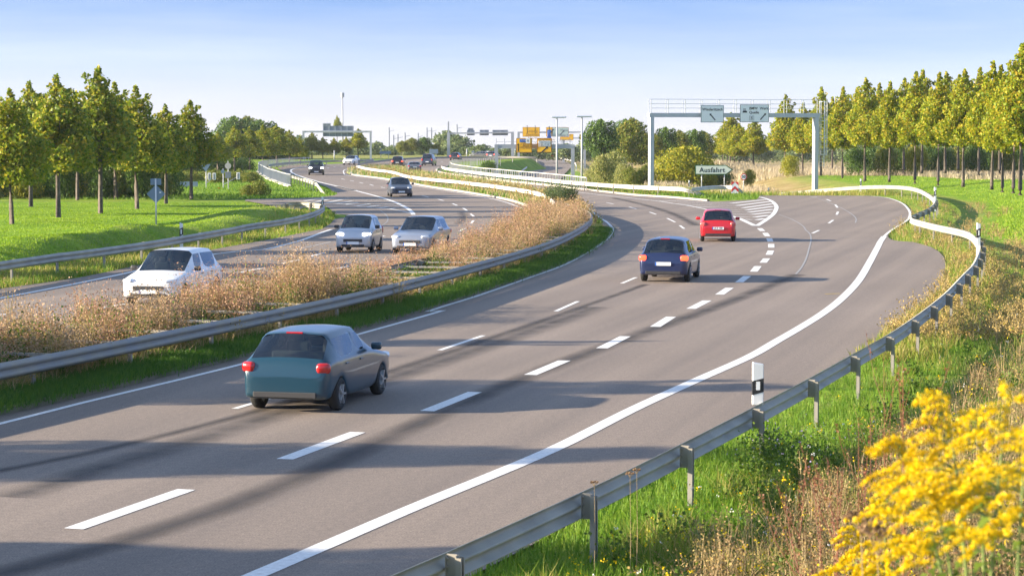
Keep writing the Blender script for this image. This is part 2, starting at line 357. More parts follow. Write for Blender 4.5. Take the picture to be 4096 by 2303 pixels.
def poly_sheet(name, P, z, mat_, skirt=0.0):
    P = [Vector((p.x, p.y, z)) for p in P]
    tris = tessellate_polygon([P]); V = [tuple(p) for p in P]; F = [tuple(t) for t in tris]
    me = bpy.data.meshes.new(name); me.from_pydata(V, [], F); me.update()
    bm = bmesh.new(); bm.from_mesh(me)
    for f in bm.faces:
        if f.normal.z < 0: f.normal_flip()
    if skirt:
        n = len(V); lo = [bm.verts.new((p.x,p.y,z-skirt)) for p in P]; bm.verts.ensure_lookup_table()
        for i in range(n):
            try: bm.faces.new((bm.verts[i], bm.verts[(i+1)%n], lo[(i+1)%n], lo[i]))
            except ValueError: pass
    bm.to_mesh(me); bm.free()
    o = link(name, me, None, mat_); tag(o, kind='structure'); return o
poly_sheet('road_surface', OUT, 0.0, M_ASPH)
# the lower carriageway seen through the railing
def strip_mesh(name, Lp, Rp, mat_, uv=False):
    n = min(len(Lp), len(Rp)); V = []; F = []
    for i in range(n): V += [tuple(Lp[i]), tuple(Rp[i])]
    for i in range(n-1): F.append((2*i, 2*i+1, 2*i+3, 2*i+2))
    me = bpy.data.meshes.new(name); me.from_pydata(V, [], F); me.update()
    if me.polygons[0].normal.z < 0: me.flip_normals()
    if uv:
        ul = me.uv_layers.new(name='UVMap'); 
        for lp in me.loops: ul.data[lp.index].uv = (lp.vertex_index % 2, (lp.vertex_index//2)/max(1,n-1))
    return link(name, me, None, mat_)
HL = -1.98
lowL = smooth(tr('c', [(700,1240),(900,1100),(1130,1010),(1215,960),(1275,905),(1285,880),(1262,855),(1235,838),(1200,828),(1100,818)], HL), 8)
lowR = smooth(tr('c', [(1500,1240),(1560,1080),(1620,1000),(1668,950),(1692,915),(1680,885),(1640,862),(1560,842),(1480,832),(1330,818)], HL), 8)
n_ = 24
tag(strip_mesh('lower_road', [relax(resample(lowL, 1))[int(i*(len(resample(lowL,1))-1)/n_)] for i in range(n_+1)], [relax(resample(lowR, 1))[int(i*(len(resample(lowR,1))-1)/n_)] for i in range(n_+1)], M_ASPH), kind='structure')

# ground sheet
ys = list(np.arange(-24, 6, 3.0)) + list(np.arange(6, 100, 1.0)) + list(np.arange(100, 330, 2.0)) + list(np.arange(330, 500, 5.0)) + [520,560,620,700,800,950,1150,1500,2000,3000,4500]
xs = [-2500,-1500,-900,-600,-400,-280,-200,-150,-120,-100,-85] + list(np.arange(-75, 75, 1.0)) + [75,80,90,100,120,150,200,280,400,600,900,1500,2500]
def near_road_cap(X, Y): return 0
V = []; dry = []
for y in ys:
    for x in xs:
        V.append((x, y, gh(x, y) - .05))
        xr = lerpt(RAILX, y)
        dd = .12
        if y > 18: 
            dd = max(dd, .62*ss(.6, 2.5, x-xr)*(1-ss(4.0 if y < 90 else 1.5, (8.5 if y > 60 else 11) if y < 90 else 3.5, x-xr)))
        if y < 98: dd = max(dd, .55*ss(1,3,x-xr)*(1-ss(78,98,y)*ss(5,9,x-xr)))
        if y > 180 and x > 9: dd = max(dd, .95*ss(195, 215, y)*ss(11, 17, x)*(1-.9*ss(29,34,x)*(1-ss(250,262,y))))
        if x > 35: dd = max(dd, .9*ss(46, 50, x)*ss(90,120,y))
        if 98 < y < 262 and x-xr > 3 and x < 46 and (y < 196 or x > 28): dd = -.35
        if x < -17 and 60 < y < 160: dd = -.3
        if y > 430: dd = max(dd, .55)
        if -24 < x < -14 and y < 110: dd = max(dd, .0)
        dry.append(dd)
nx = len(xs); F = [(j*nx+i, j*nx+i+1, (j+1)*nx+i+1, (j+1)*nx+i) for j in range(len(ys)-1) for i in range(nx-1)]
V_GROUND = V
me = npmesh('ground', V, F, M_GRND, True)
at = me.attributes.new('dry', 'FLOAT', 'POINT'); at.data.foreach_set('value', np.array(dry, dtype=np.float32))
tag(link('ground', me), kind='structure')

med = poly_sheet('median_strip', MED, .10, M_GRND, .12)
at = med.data.attributes.new('dry', 'FLOAT', 'POINT'); at.data.foreach_set('value', np.array([.45]*len(med.data.vertices), dtype=np.float32))
nose = poly_sheet('median_nose_paving', nose_top + tr('q', [(330,235),(215,252)]), .105, M_CONC)

M_KERBD = mat('mossy_kerb', (.20,.17,.13), .95, noise=(2.2, (.10,.11,.06), .14), bump=(16,.5))
def kerb(P, step, w=.16, h=.13, name='kerb', m=None):
    P = resample(smooth(P, step), step); A = offset(P, w/2); B = offset(P, -w/2); V = []; F = []
    for a, b in zip(A, B): V += [(a.x,a.y,-.02),(a.x,a.y,h),(b.x,b.y,h),(b.x,b.y,-.02)]
    for i in range(len(A)-1):
        o = 4*i; F += [(o,o+1,o+5,o+4),(o+1,o+2,o+6,o+5),(o+2,o+3,o+7,o+6)]
    tag(MB().add(V, F).build(name, m or M_KERB), kind='structure')
kerb(near_kerb, 1.5, m=M_KERBD); kerb(far_kerb + list(reversed(nose_top))[::-1][:1], 2.0)
kerb(fence_side[5:] + gore_edge[:4], 3, .2, .12)

# painted markings ------------------------------------------------
Z1 = .006
ZC = [0]
def line(P, w, z=Z1, step=1.5, name='road_marking', m=None, smoothit=True):
    P = resample(smooth(P, step), step) if smoothit else [Vector(p) for p in P]
    ZC[0] += 1; P = [Vector((p.x, p.y, z+ZC[0]*.00006)) for p in P]
    o = strip_mesh(name, offset(P, w/2), offset(P, -w/2), m or M_PAINT); tag(o, kind='structure'); return o
def dashes(r, segs, w, m=None):
    mb = MB()
    for a, b, c, d in segs:
        A, B = G(r, a, b), G(r, c, d); t = (B-A).normalized(); n = Vector((-t.y, t.x, 0))*w/2
        q = [A+n, A-n, B-n, B+n]; mb.add([(v.x, v.y, Z1) for v in q], [(0,1,2,3)])
    o = mb.build('dashed_marking', m or M_PAINT); tag(o, kind='structure')
dashes('D', [(185,1330,469,1231),(716,1155,900,1087),(1074,1034,1195,986),(1334,943,1420,907),(1514,876,1573,846),(1648,822,1688,797)], .27)
dashes('i', [(1055,1405,1240,1310),(1385,1240,1500,1163),(1612,1098,1705,1027),(1780,975,1830,912),(1890,872,1930,822),(1957,780,1980,732),(1985,697,1983,655),(1975,628,1960,590),(1942,565,1912,527),(1885,505,1847,473)], .27)
dashes('D', [(590,1028,737,984),(1106,881,1216,844),(1398,783,1454,758),(1564,713,1600,698),(1668,660,1690,641)], .13)
dashes('i', [(975,478,925,440),(870,402,778,357),(650,312,575,286),(420,248,335,226),(160,193,75,176)], .13)
dashes('g', [(0,650,42,645),(700,605,915,571),(1490,390,1556,378),(1725,346,1900,313),(2045,280,2160,251),(2245,228,2345,201)], .2)
dashes('p', [(1605,685,1725,655)], .2)
dashes('f', [(235,755,425,712),(1262,445,1305,426)], .13)
dashes('q', [(895,463,830,448),(1042,498,988,484),(1175,546,1128,526),(1272,595,1233,571),(1337,652,1307,627),(1308,722,1335,693),(352,350,318,339),(250,328,215,319),(160,308,125,301),(72,290,38,283),(465,373,425,365),(1040,118,1010,122)], .15)
dashes('r', [(1520,503,1500,500),(1590,378,1625,368),(1720,357,1760,350),(1870,343,1920,335),(1500,400,1520,392)], .14)
dashes('t', [(722,184,652,178),(868,227,820,208),(940,298,915,265),(930,373,945,341),(845,465,893,430),(668,573,740,540)], .14)
# solid lines
line(smooth(tr('n', [(-60,1700),(905,1290),(1650,970),(2300,690)]) + tr('j', [(0,545),(600,245),(1050,40)]) + tr('m', [(0,880),(200,765),(400,650),(600,525),(760,400),(900,250),(990,100)]) + tr('t', [(1365,730),(1400,660),(1440,605)]), 1), .27, step=1.0)
line(tr('t', [(1440,605),(1500,552),(1600,490),(1690,430),(1715,382),(1708,330),(1650,262),(1560,217),(1450,188),(1300,174)]), .14, step=2)
ne = offset(resample(smooth(nk_low, 2), 2), -.62)
line([Vector((-18.1,10,0)), Vector((-14.2,20,0))] + tr('g', [(0,1440),(500,1310),(1000,1190),(1500,1070)]) + tr('h', [(1650,340),(1900,270),(2576,80)]) + tr('f', [(1000,1085),(1400,960),(1800,820),(2100,710),(2300,600),(2420,520),(2470,460),(2478,430),(2460,400),(2420,365),(2370,335)]) + offset(tr('s', [(1980,736),(1400,622),(800,522),(500,480),(200,442)]), -.7), .14, step=2)
fkl = [p for p in smooth(far_kerb, 3)]
line(offset(fkl, .7) + tr('q', [(80,245),(60,222),(64,200),(110,183),(200,166)]), .14, step=2)
line([Vector((-24.0,20,0))] + tr('g', [(0,530),(1560,210)]) + tr('p', [(150,837),(450,770),(700,700),(900,622),(1050,572)]), .2, step=2)
line(tr('p', [(2105,383),(2090,355),(2040,310),(1950,260),(1850,215),(1700,165),(1500,110),(1300,60),(1100,15)]) + tr('r', [(2200,840),(1900,770),(1500,680),(1250,610),(1100,565),(950,510),(870,470),(842,440),(855,410),(900,390),(1000,368),(1130,350),(1500,316),(1950,298),(2150,290)]), .27, step=2)
line(tr('p', [(2080,368),(1900,325),(1700,300),(1500,285),(1200,247),(900,222),(700,206),(500,192),(250,184)]), .16, step=2, m=M_PAINTW)
for c in [[(1220,252),(1400,225),(1830,231)],[(1100,240),(1320,207),(1800,211)],[(990,228),(1180,190),(1740,188)],[(1370,268),(1550,243),(1860,250)],[(1500,284),(1670,262),(1900,267)],[(1650,298),(1780,280),(1945,283)],[(1800,312),(1870,300),(2000,305)],[(850,217),(1000,188),(1300,172)],[(700,205),(860,183),(1100,166)]]:
    line(tr('p', c), .34, step=50, m=M_PAINTW, smoothit=False)
line(tr('s', [(300,463),(500,492),(800,541),(1200,588),(1600,630),(2000,668),(2576,735)]) + tr('o', [(200,205),(400,235),(600,263),(800,303),(1000,350),(1250,422),(1380,480),(1480,527)]), .16, step=2)
line(tr('o', [(880,322),(1060,372),(1250,422),(1380,480),(1480,527)]), .3, z=.009, step=2)
line(tr('o', [(1545,156),(1640,182),(1710,218),(1752,265),(1757,300),(1722,370),(1640,440),(1505,527)]), .27, step=1.5)
for c in [[(250,205),(560,209),(900,214)],[(480,238),(1180,236),(1610,190)],[(600,260),(1250,266),(1680,213)],[(740,283),(1320,296),(1710,243)],[(860,314),(1370,323),(1722,275)],[(950,343),(1400,352),(1715,313)],[(1080,378),(1450,379),(1695,352)],[(1240,408),(1475,415),(1662,390)],[(1350,443),(1500,450),(1615,433)]]:
    line(tr('o', c), .42, step=50, smoothit=False, z=.0045)
line(tr('p', [(560,837),(800,790),(1040,735)]), .06, step=2, m=M_PAINTW)
# sealed cracks and tyre marks on the road surface
M_SEAL = mat('joint_sealant', (.27,.26,.25), .7)
for pts in ([(310,372),(420,410),(520,460),(580,505),(595,535),(640,575),(655,640),(632,740),(600,850),(545,950),(490,1010)], [(640,182),(760,210),(870,252),(950,285),(1060,345),(1120,390),(1140,425),(1130,460)], [(970,618),(1060,612)]):
    line(tr('t', pts), .07, z=.0035, step=1.2, name='crack_seal', m=M_SEAL)
line(tr('p', [(1680,330),(1740,375),(1775,420),(1765,475),(1700,520),(1620,550)]), .07, z=.0035, name='crack_seal', m=M_SEAL)
M_TYRE = soft_strip_mat('tyre_grime', (.045,.038,.036), .72, .6); M_TYRE2 = soft_strip_mat('tyre_grime_faint', (.05,.045,.045), .55, 1.2)
def stain(P, w, m, z):
    P = [Vector((p.x,p.y,z)) for p in relax(resample(P, 1), 40)]
    tag(strip_mesh('tyre_mark', offset(P, w/2), offset(P, -w/2), m, True), kind='structure')
stain([Vector((-12.6,16,0))] + tr('D', [(330,1418),(640,1260),(880,1145),(1100,1040),(1230,982),(1500,878),(1750,790),(1900,735),(2005,690)]), .8, M_TYRE, .0020)
stain([Vector((-19,20,0))] + tr('D', [(0,1218),(300,1130),(560,1060),(760,1005),(1050,912),(1300,828),(1500,760),(1625,715)]), .42, M_TYRE, .0024)
stain(tr('D', [(20,1250),(560,1085),(1050,930),(1300,845),(1500,772)]), 1.0, M_TYRE2, .0012)
stain(tr('i', [(1120,440),(850,300),(500,195),(150,120)]) , .8, M_TYRE, .0020)
stain(tr('q', [(1210,610),(1255,650),(1235,690),(1180,730)]), .7, M_TYRE2, .0020)
line(tr('t', [(805,1224),(870,1220),(965,1218)]), .09, z=.004, name='yellow_chalk_mark', m=mat('yellow_chalk', (.6,.42,.05), .8))
# ------------------------------------------------------------------ guardrails, railings
PROF = [(0,.75),(.012,.735),(.075,.705),(.082,.675),(.075,.645),(.012,.612),(0,.595),(.012,.578),(.075,.545),(.082,.515),(.075,.485),(.012,.455),(0,.44)]
def beam_mesh(name, P, side, mat_, dz=0.0, prof=PROF, thick=.008):
    A = []; V = []; F = []
    for n, z in prof: A.append((offset(P, side*n), z))
    k = len(prof)
    for i in range(len(P)):
        for (Q, z) in A: V.append((Q[i].x, Q[i].y, P[i].z + z + dz))
    for i in range(len(P)-1):
        for j in range(k-1):
            a = i*k+j; F.append((a, a+1, a+k+1, a+k))
    o = MB().add(V, F).build(name, mat_, None, True)
    m = o.modifiers.new('thickness', 'SOLIDIFY'); m.thickness = thick; m.offset = 0
    return o
def guardrail(P, side, label, m_beam, m_post, step=4.0, res=1.0, posts=True, bolts=False, group=None, post_h=.72, max_posts=95, postz=None, end_drop=None, phase_y=None):
    P = relax(resample(smooth(P, res), res), 3)
    if end_drop:                              # ends that run down into the ground: (where, length)
        n = len(P); L = max(2, int(end_drop[1]/res))
        for k in range(L):
            i = k if end_drop[0] == 'start' else n-1-k
            P[i] = P[i] - Vector((0,0,.72*(1-k/L)**1.2))
    root = empty('guardrail', P[0], 0, label, 'guardrail', group)
    inv = Matrix.Translation(-P[0]); Q = [inv @ p for p in P]
    b = beam_mesh('rail_beam', Q, side, m_beam); b.parent = root
    if posts:
        P_ = P
        if phase_y is not None:
            i0 = min(range(len(P)), key=lambda i: abs(P[i].y-phase_y)); P_ = resample(P[:i0+1], step)[:-1] + P[i0:]
            base = resample(P[:i0+1][::-1], step)[1:2][::-1] + resample(P[i0:], step)
        else: base = resample(P, step)
        pm = None
        mb = MB()                             # open C-section post
        for c, sz in (((0,.0,0),(.10,.008,1)),((-.046,-.03,0),(.008,.06,1)),((.046,-.03,0),(.008,.06,1)),((-.035,-.058,0),(.022,.006,1)),((.035,-.058,0),(.022,.006,1))):
            mb.box((c[0], c[1], post_h/2 - .15), (sz[0], sz[1], post_h+.3))
        pm = mb.mesh('post', m_post)
        sb = MB().box((0,.055,.60), (.012,.11,.30)).box((-.0,.11,.60), (.09,.006,.28)).box((0,.0,.60),(.09,.012,.28))
        if bolts:
            for dz in (-.09, .02, .11): sb.tube([(.03,.0,.60+dz),(.03,-.022,.60+dz)], .014, 6); sb.tube([(-.028,.1,.60+dz),(-.028,.085,.60+dz)], .014, 6)
        sm_ = sb.mesh('bracket', m_post)
        for i, p in enumerate(base[:max_posts]):
            t = (base[min(i+1,len(base)-1)] - base[max(i-1,0)]).normalized(); ang = math.atan2(t.y, t.x)
            if side < 0: ang += math.pi
            o = link('post', pm, root); c = p + Vector((-t.y, t.x, 0))*(-side*.14)
            o.location = inv @ Vector((c.x, c.y, p.z)); o.rotation_euler = (0,0,ang)
            if p.z < -.15: o.scale.z = max(.15, 1+p.z*1.2); 
            if i % 1 == 0 and res <= 2 :
                k = link('bracket', sm_, root); k.location = o.location; k.rotation_euler = o.rotation_euler; k.parent = o; k.location = (0,0,0); k.rotation_euler = (0,0,0)
    return root, P

# near right rail, following the exit lane round its bends
r1 = [Vector((-10.6,0,0)), Vector((-5.9,10,0))] + tr('D', [(987,1448),(1132,1385.5),(1384,1273),(1516,1213.6),(1708,1119),(1893,1025),(2041.7,948),(2151,887),(2239,838.7),(2303,796),(2352,759.6),(2385,732),(2412.6,703),(2434,680.6),(2452,662)], .75)
r1 += tr('t', [(2478,715),(2440,640),(2400,590),(2330,550),(2200,518),(2000,480),(1850,442),(1760,420),(1722,400)], .75)
for v in r1: v.z = 0
r1b = []
for (x, y, Y) in [(1740,380,112),(1800,350,117),(1900,310,123.5),(1962,270,130),(1988,232,136),(1972,192,143),(1905,142,152),(1800,92,163),(1650,65,172),(1400,57,178),(1100,70,184),(800,95,190),(500,122,196),(300,137,201),(140,158,206)]:
    v = GY('t', x, y, Y); v.z -= .75; r1b.append(v)
R1, R1P = guardrail(r1 + r1b, +1, 'long steel guardrail seen from behind, from the bottom right round the exit lane', M_ZINC, M_ZINCD, 4.22, 1.0, bolts=True, phase_y=25.4)
R2, R2P = guardrail(RAIL2S, -1, 'double-ribbed guardrail in front of the tall weeds, nearest rail of the median', M_ZINCD, M_ZINCD, 4.0, 2.0)
inv = Matrix.Translation(-R2P[0]); cb = resample([p for p in R2P if 20 < p.y < 118], 2.6); far = offset(cb, 2.15)
cbm = MB().box((1.05,0,.66), (2.1,.12,.05)).mesh('cross_bar', M_ZINCD)
for a, b in zip(cb, far):
    o = link('cross_bar', cbm, R2); o.location = inv @ a; d = b-a; o.rotation_euler = (0,0,math.atan2(d.y, d.x))
guardrail(offset([p for p in R2P if p.y < 122], 2.25), +1, 'weathered guardrail half hidden by dry weeds on the far side of the median', M_ZINCD, M_ZINCD, 4.0, 2.0)
# far half of the median
g4 = [GY('q', 2140, 512, 133)] + tr('q', [(2110,482),(2050,446),(1980,411),(1900,395),(1700,365),(1500,335),(1300,315),(1100,290),(900,278),(750,257),(650,240),(550,208),(450,195),(300,176),(192,150)], .75)
for v in g4: v.z = 0
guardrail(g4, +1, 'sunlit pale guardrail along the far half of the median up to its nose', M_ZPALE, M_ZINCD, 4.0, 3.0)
g4b = [GY('q', 192, 150, g4[-1].y+2)] + tr('q', [(205,132),(250,118),(300,112),(450,96),(600,84),(750,74),(900,66),(1100,64),(1400,60),(1700,62),(1950,66)], .75)
for v in g4b: v.z = 0
guardrail(g4b, -1, 'dark distant guardrail behind the row of cars driving away', M_ZINCD, M_ZINCD, 6.0, 6.0)
guardrail(tr('q', [(245,150),(255,130),(300,118),(380,112)], .75) , -1, 'short dark guardrail inside the curved nose of the median', M_ZINCD, M_ZINCD, 4.0, 3.0) if False else None
# pale rail on the outer side of the near carriageway
g5 = tr('q', [(1015,152),(1050,170),(1200,191),(1400,215),(1600,238),(1800,255),(2000,275),(2200,297),(2400,312)], .75) + tr('d', [(0,980),(300,990),(500,1000),(610,1008)], .75) + [G('d',735,1072,.02)]
for v in g5: v.z = 0
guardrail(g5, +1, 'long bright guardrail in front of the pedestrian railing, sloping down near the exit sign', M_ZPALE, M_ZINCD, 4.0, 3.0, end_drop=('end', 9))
g6 = tr('d', [(590,1008),(640,998),(700,990),(800,981),(900,978),(960,984),(1000,995)], .75) + [G('d',1062,1052,.1)]
for v in g6: v.z = 0
guardrail(g6, -1, 'short arched guardrail behind the two posts of the arrow-shaped exit sign', M_ZPALE, M_ZINCD, 4.0, 3.0, end_drop=('end', 8))
# left rail round the slip-road nose
g3 = [Vector((-27,10,0))] + tr('a', [(0,1225),(300,1182),(600,1145),(900,1102),(1200,1052),(1400,1017)], .75) + tr('p', [(0,495),(300,460),(600,405),(800,352),(895,312),(940,282),(948,258),(915,238),(750,225),(590,214),(470,232),(320,262),(200,292)], .75)
for v in g3: v.z = 0
g3[-2].z = -.15; g3[-1].z = -.3
guardrail(g3, -1, 'grey guardrail along the left lawn that bends back sharply at the slip road', M_ZINC, M_ZINCD, 4.0, 1.0)
# rails of the left bridge curve
g7 = tr('r', [(1540,860)], .15) + tr('r', [(1400,695),(1290,640),(1150,595),(1000,550),(850,512),(700,462),(550,412),(450,368),(382,330),(372,305),(430,288),(600,268),(800,252),(1000,238),(1250,222),(1500,210),(1950,205)], .75) + tr('b', [(1150,765),(1300,752)], .75)
for v in g7: v.z = 0
guardrail(g7, -1, 'guardrail along the outside of the left curve, in front of the bridge railing', M_ZINC, M_ZINCD, 4.0, 3.0, end_drop=('start', 8))
g8 = tr('c', [(1030,1100),(1110,968),(1180,915),(1235,872),(1250,845),(1228,825),(1185,818)], HL+.75)
for v in g8: v.z = HL
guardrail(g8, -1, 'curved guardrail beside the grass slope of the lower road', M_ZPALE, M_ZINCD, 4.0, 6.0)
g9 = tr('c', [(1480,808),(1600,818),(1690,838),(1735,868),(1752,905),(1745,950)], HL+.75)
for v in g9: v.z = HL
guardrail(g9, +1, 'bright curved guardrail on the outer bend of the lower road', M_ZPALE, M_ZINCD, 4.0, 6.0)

def railing(P, h, label, m, bars=.14, posts=2.0, group=None, barw=.022):
    P = resample(smooth(P, 2), 2.0); root = empty('bridge_railing', P[0], 0, label, 'railing', group); inv = Matrix.Translation(-P[0])
    Q = [inv @ p for p in P]
    def rl(z, w):
        mb = MB()
        for a, b in zip(Q, Q[1:]): mb.bar(a+Vector((0,0,z)), b+Vector((0,0,z)), w)
        return mb
    rl(h, .07).build('top_rail', m, root); rl(.12, .05).build('bottom_rail', m, root)
    mb = MB()
    for p in resample(Q, bars): mb.box(p+Vector((0,0,(h+.12)/2)), (barw, barw, h-.12))
    o = mb.build('bar', m, root); o['kind'] = 'stuff'
    pm = MB().box((0,0,h/2-.1), (.06,.06,h+.2)).mesh('railing_post', m)
    for p in resample(Q, posts)[:95]: k = link('railing_post', pm, root); k.location = p
    return root
M_RAILL = mat('painted_railing', (.60,.56,.50), .55, .1)
rf = tr('q', [(2425,268),(2245,247),(2000,225),(1800,209),(1560,187),(1400,174),(1200,150),(1120,135),(1098,122)], 1.15)
for v in rf: v.z = 0
railing([v + Vector((.15,0,0)) for v in rf], 1.12, 'pale pedestrian railing with upright bars behind the long bright guardrail', M_RAILL, 1.2, 3.6, barw=.09)
rb = tr('q', [(1098,120),(1120,105),(1200,95),(1300,88),(1400,81),(1600,74)], 1.15)
for v in rb: v.z = 0
railing(rb, 1.12, 'distant part of the pedestrian railing curving away behind the cars', M_RAILL, 1.2, 6.0, barw=.09)
rl = tr('r', [(840,505),(700,478),(550,432),(400,392),(300,345),(210,300),(172,268),(200,245),(260,228),(400,208),(600,190),(800,175),(1000,163),(1260,158)], 1.1)
for v in rl: v.z = 0
railing(rl, 1.1, 'grey bridge railing round the outside of the left curve', M_GREYP, .75, 4.5, barw=.06)
# concrete bridge edge under it
wp = relax(resample(smooth(rl[:9], 2), 2), 2); mb = MB()
A_, B_ = offset(wp, .25), offset(wp, -.1)
V = []; F = []
for a, b in zip(A_, B_): V += [(a.x,a.y,.06),(b.x,b.y,.06),(b.x,b.y,-2.4),(a.x,a.y,-2.4)]
for i in range(len(A_)-1):
    o = 4*i
    for j in range(4): F.append((o+j, o+(j+1)%4, o+4+(j+1)%4, o+4+j))
tag(MB().add(V, F).build('bridge_parapet', M_CONC), 'pale concrete edge wall below the left bridge railing', 'wall')

# ------------------------------------------------------------------ text
def text_obj(body, size, loc, parent, m=None, name='lettering', align='CENTER', flip=False, depth=.004, bold=0.0, spacing=1.0):
    c = bpy.data.curves.new('lettering', 'FONT'); c.body = body; c.size = size; c.align_x = align; c.align_y = 'CENTER'; c.offset = bold; c.extrude = depth; c.space_character = spacing
    t = bpy.data.objects.new('lettering', c); COL.objects.link(t)
    dg = bpy.context.evaluated_depsgraph_get(); me = bpy.data.meshes.new_from_object(t.evaluated_get(dg))
    bpy.data.objects.remove(t); bpy.data.curves.remove(c)
    me.transform(Matrix.Rotation(math.pi/2, 4, 'X'))
    me.materials.clear(); me.materials.append(m or M_BLACK)
    o = link(name, me, parent); o.location = loc; return o
def arrow(parent, c, ang, L, w, y=-.0, m=None, name='arrow'):
    d = Vector((math.cos(ang), math.sin(ang))); n = Vector((-d.y, d.x)); c = Vector(c)
    pts = [c-d*L/2+n*w/2, c-d*L/2-n*w/2, c+d*(L/2-w*1.6)-n*w/2, c+d*(L/2-w*1.9)-n*w*1.35, c+d*L/2, c+d*(L/2-w*1.9)+n*w*1.35, c+d*(L/2-w*1.6)+n*w/2]
    return MB().prism([(p.x, p.y) for p in pts][::-1], y, y-.008).build(name, m or M_BLACK, parent)
def panel(parent, x0, z0, x1, z1, m_face, m_edge, y=0.0, name='sign_panel', border=.05, t=.05):
    """flat board facing -Y with an edge line"""
    p = MB().box(((x0+x1)/2, y+t/2, (z0+z1)/2), (x1-x0, t, z1-z0)).build(name, m_edge, parent)
    MB().box(((x0+x1)/2, y-.004, (z0+z1)/2), (x1-x0-2*border, .006, z1-z0-2*border)).build('sign_face', m_face, p)
    return p

# ------------------------------------------------------------------ main gantry
P0 = GY('l', 178, 1168, 193); gang = math.radians(14)
GA = empty('sign_gantry', (P0.x, P0.y, P0.z), gang, 'grey overhead gantry with a walkway railing and two white signs over the exit', 'gantry')
kx = 193/FPX/3.22/math.cos(gang)*1.03
def lx(x): return (x-178)*kx*(1+ (x-178)*kx*math.sin(gang)/193)
def lz(x, z): return (1168-z)/3.22*(193+lx(x)*math.sin(gang))/FPX - 0.0
H1, H2 = lz(178,291), lz(178,236)
MB().box((0,.1,H1/2-.6), (.34,.62,H1+1.2)).build('upright', mat('gantry_paint', (.52,.54,.56), .5, .15, noise=(.5,(.44,.46,.49),.2)), GA, bevel=.015)
xr_ = lx(2262); MB().box((xr_,.1,H1/2-.8), (.36,.62,H1+1.6)).build('upright', MATS['gantry_paint'], GA, bevel=.015)
MB().box(((xr_)/2,.1,(H1+H2)/2), (xr_+.55,.62,H2-H1)).build('beam', MATS['gantry_paint'], GA, bevel=.01)
M_GREEN_Z = mat('bright_galvanised', (.62,.63,.62), .4, .3)
wr = MB()
for yy in (-.18, .42):
    for zz in (H2+1.18, H2+.80, H2+.42): wr.bar((-.15, yy, zz), (xr_+.35, yy, zz), .032)
wr.build('walkway_rail', M_GREEN_Z, GA)
bm_ = MB().box((0,0,.6), (.045,.045,1.3)).mesh('baluster', M_GREEN_Z)
for k in range(11):
    x = -.12 + k*(xr_+.4)/10
    for yy in (-.18-.04, .46): o = link('railing_post', bm_, GA); o.location = (x, yy, H2-.08)
s1 = panel(GA, lx(783), lz(783,362), lx(1072), lz(1072,143), M_SIGNW, mat('sign_edge', (.12,.17,.2), .5), -.42)
x0, x1 = lx(783), lx(1072); cz = lambda z: lz(900, z)
text_obj('Wiederitzsch', .335, ((x0+x1)/2, -.435, cz(197)), s1, bold=.005, spacing=1.04)
arrow(s1, ((x0+x1)/2, cz(291)), math.radians(132), .78, .095, -.43)
s2 = panel(GA, lx(1277), lz(1277,362), lx(1643), lz(1643,140), M_SIGNW, MATS['sign_edge'], -.42)
x0, x1 = lx(1277), lx(1643); w = x1-x0
text_obj('BMW  Werk', .32, (x0+w*.315, -.435, cz(183)), s2, align='LEFT', bold=.005, spacing=1.04)
text_obj('Quelle', .32, (x0+w*.315, -.435, cz(235)), s2, align='LEFT', bold=.005, spacing=1.04)
arrow(s2, (x0+w*.80, cz(285)), math.radians(47), .78, .095, -.43)
fac = MB()                                                    # factory pictogram
fx0, fz0 = x0+w*.09, cz(236)
fac.prism([(fx0,fz0),(fx0+.40,fz0),(fx0+.40,fz0+.10),(fx0+.30,fz0+.17),(fx0+.30,fz0+.10),(fx0+.20,fz0+.17),(fx0+.20,fz0+.10),(fx0+.10,fz0+.17),(fx0,fz0+.10)][::-1], -.43, -.436)
for q_ in (.05,.14,.23): fac.box((fx0+q_+.03, -.432, fz0+.22), (.035,.008,.28))
fac.build('factory_symbol', M_BLACK, s2)
pic = MB(); px0, pz0 = x0+w*.40, cz(306)                      # framed pictogram of crossed towers
for a, b in (((-.2,-.2),(.2,-.2)),((.2,-.2),(.2,.2)),((.2,.2),(-.2,.2)),((-.2,.2),(-.2,-.2))): pic.bar((px0+a[0],-.432,pz0+a[1]), (px0+b[0],-.432,pz0+b[1]), .018, .008)
for a, b in (((-.12,-.15),(.05,.16)),((.12,-.15),(-.05,.16)),((-.02,-.15),(-.09,.16)),((.02,-.15),(.09,.16)),((-.08,0),(.08,0))): pic.bar((px0+a[0],-.432,pz0+a[1]), (px0+b[0],-.432,pz0+b[1]), .03, .008)
pic.build('framed_symbol', M_BLACK, s2)
lad = MB(); xl = xr_+.62
for dx in (-.2,.2): lad.bar((xl+dx,.1,.6+1.0), (xl+dx,.1,H2+1.1), .05)
for k in range(int((H2-1.2)/.3)): lad.bar((xl-.2,.1,1.7+k*.3), (xl+.2,.1,1.7+k*.3), .03)
lad.build('ladder', M_GREEN_Z, GA)
cage = MB()
for k in range(5):
    a = math.pi*(-.1+k*.3); c = (xl+.10+.36*math.cos(a), .1-.4*math.sin(a)-.0)
    cage.bar((c[0],c[1],lz(2340,780)), (c[0],c[1],lz(2340,105)), .035)
for zz in (105,350,570,780):
    z = lz(2340,zz); pts = [(xl+.10+.36*math.cos(math.pi*(-.1+k*.12)), .1-.4*math.sin(math.pi*(-.1+k*.12)), z) for k in range(11)]
    for a, b in zip(pts, pts[1:]): cage.bar(a, b, .05)
cage.build('ladder_cage', M_GREEN_Z, GA)

